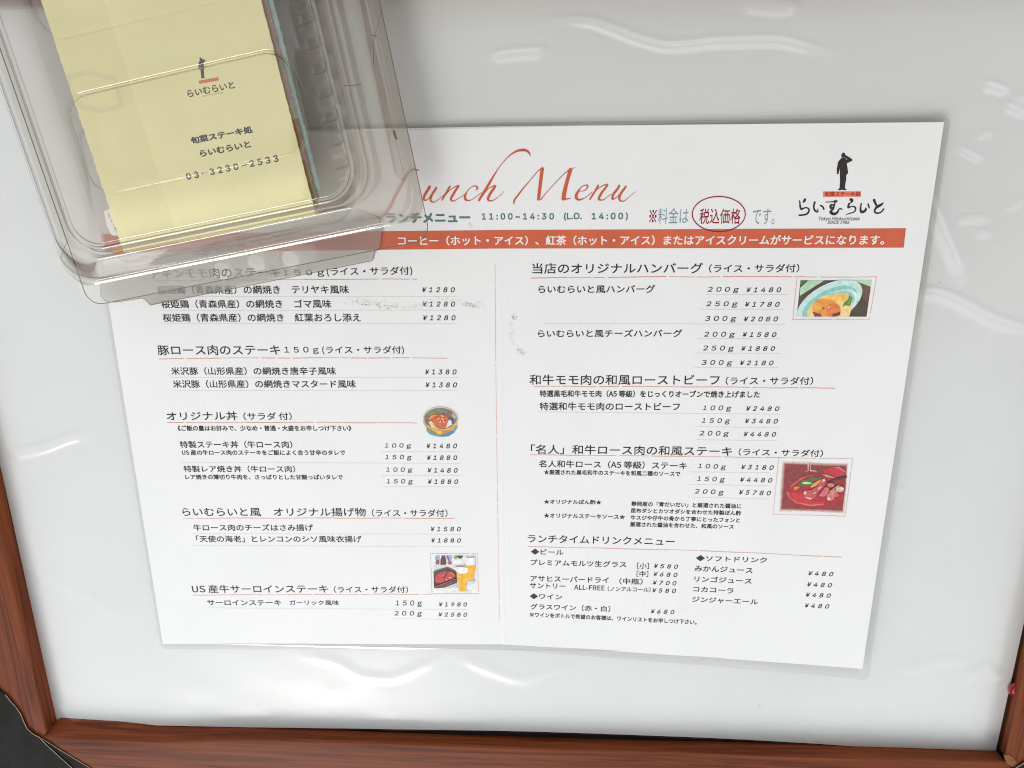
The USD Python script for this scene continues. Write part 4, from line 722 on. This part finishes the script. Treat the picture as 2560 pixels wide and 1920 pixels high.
l2 = thing('leaflet', 'leaflet with a pale teal edge, right of the brown edge in the stack', 'leaflet', G); sheet('sheet', torn(-133.5, -32.2, 274.0, CT, .10, 4), 21.3, 21.9, M_pteal, l2)
l3 = thing('leaflet', 'lowest leaflets with an orange corner and a white oval label sticking out at lower left', 'leaflet', G)
Zl = 21.26
local = lambda pts: Polygon([(p @ CX, p @ CY) for p in at(np.array(pts, float), Zl)[:, :2]])
OR, OVAL = local([(283, 616), (312, 606), (320, 634), (287, 638)]), local([(262, 530), (274, 524), (300, 530), (310, 580), (292, 588), (280, 586), (270, 566)]).buffer(.4)
OR, OVAL = OR.buffer(0), OVAL.buffer(0)
sheet('sheet', unary_union([torn(-131, -40, 281.0, CT, .05, 5), OR, OVAL]), 10.0, 21.2, M_pwhite, l3)
Zt = 24.08
up4 = 280 / 1366.0; o4 = (440, 130)
def TC(name, s, a, b, h, mat=M_ink, **k):
    return text(name, s, a[0], b[0], a[1], b[1], h, mat, parent=top, unit=up4, org=o4, surf='flat', z=Zt, **k)
TC('lettering', '旬菜ステーキ処', (190, 1128), (940, 985), 92, fat=2.6); TC('lettering', 'らいむらいと', (302, 1282), (918, 1160), 84, fat=2.2); TC('phone_number', '０３－３２３０－２５３３', (135, 1562), (1255, 1335), 84, fat=1.8)
def MC(p): return p
flat('emblem_figure', affinity.rotate(affinity.scale(figure(.066, (478, 137), 'flat', Zt), .92, 1.0), 9), M_ink, top, surf='flat', z=Zt)
flat('emblem_plate', Polygon(mpts([(275, 352), (512, 308), (522, 346), (284, 388)], up4, o4, 'flat', Zt)), M_boxr, top, surf='flat', z=Zt)
mono = M_ink
TC('emblem_name', 'らいむらいと', (150, 556), (722, 440), 92, fat=1.2); TC('emblem_caption', 'Tokyo Hitokuchizaka', (312, 556), (580, 502), 22, M_dirt, font='sans', slant=.2)
ringm = Polygon(mpts([(560, 650), (740, 605), (880, 630), (1005, 665), (1080, 930), (1000, 955), (870, 985), (760, 960), (690, 960)], 640 / 2212, (0, 0), 'flat', 23.25))
flat('faded_mark', ringm.buffer(-.2).difference(ringm.buffer(-2.2)).difference(ringm.buffer(-1.2).intersection(Polygon(mpts([(560, 700), (660, 690), (700, 950), (640, 960)], 640 / 2212, (0, 0), 'flat', 23.25)))), M_stain, top, surf='flat', z=23.25)
big = lambda g: max(getattr(g, 'geoms', [g]), key=lambda q: q.area)
wp = lambda g: Polygon([tuple(x * CX + y * CY) for x, y in big(g.buffer(0)).exterior.coords])
flat('orange_print', wp(OR), M_orange, l3, surf='flat', z=Zl); flat('white_label', wp(OVAL), M_pwhite, l3, surf='flat', z=Zl + .03)
text('label_lettering', 'らいむ', 268, 292, 534, 583, 9, M_ink, parent=l3, unit=1, org=(0, 0), surf='flat', z=Zl + .1)
# red pin beside the right rail
pin = obj('push_pin', trimesh.util.concatenate([trimesh.creation.cylinder(4.6, 1.6, sections=40, transform=trimesh.transformations.translation_matrix((300.2, -13.2, .4))), trimesh.creation.icosphere(3, 3.2).apply_transform(trimesh.transformations.compose_matrix(scale=(1, 1, .35), translate=(300.2, -13.2, 1.2)))]), M_pin, smooth=40)
tag(pin, 'dark red round push pin half hidden at the right frame edge', 'push pin')
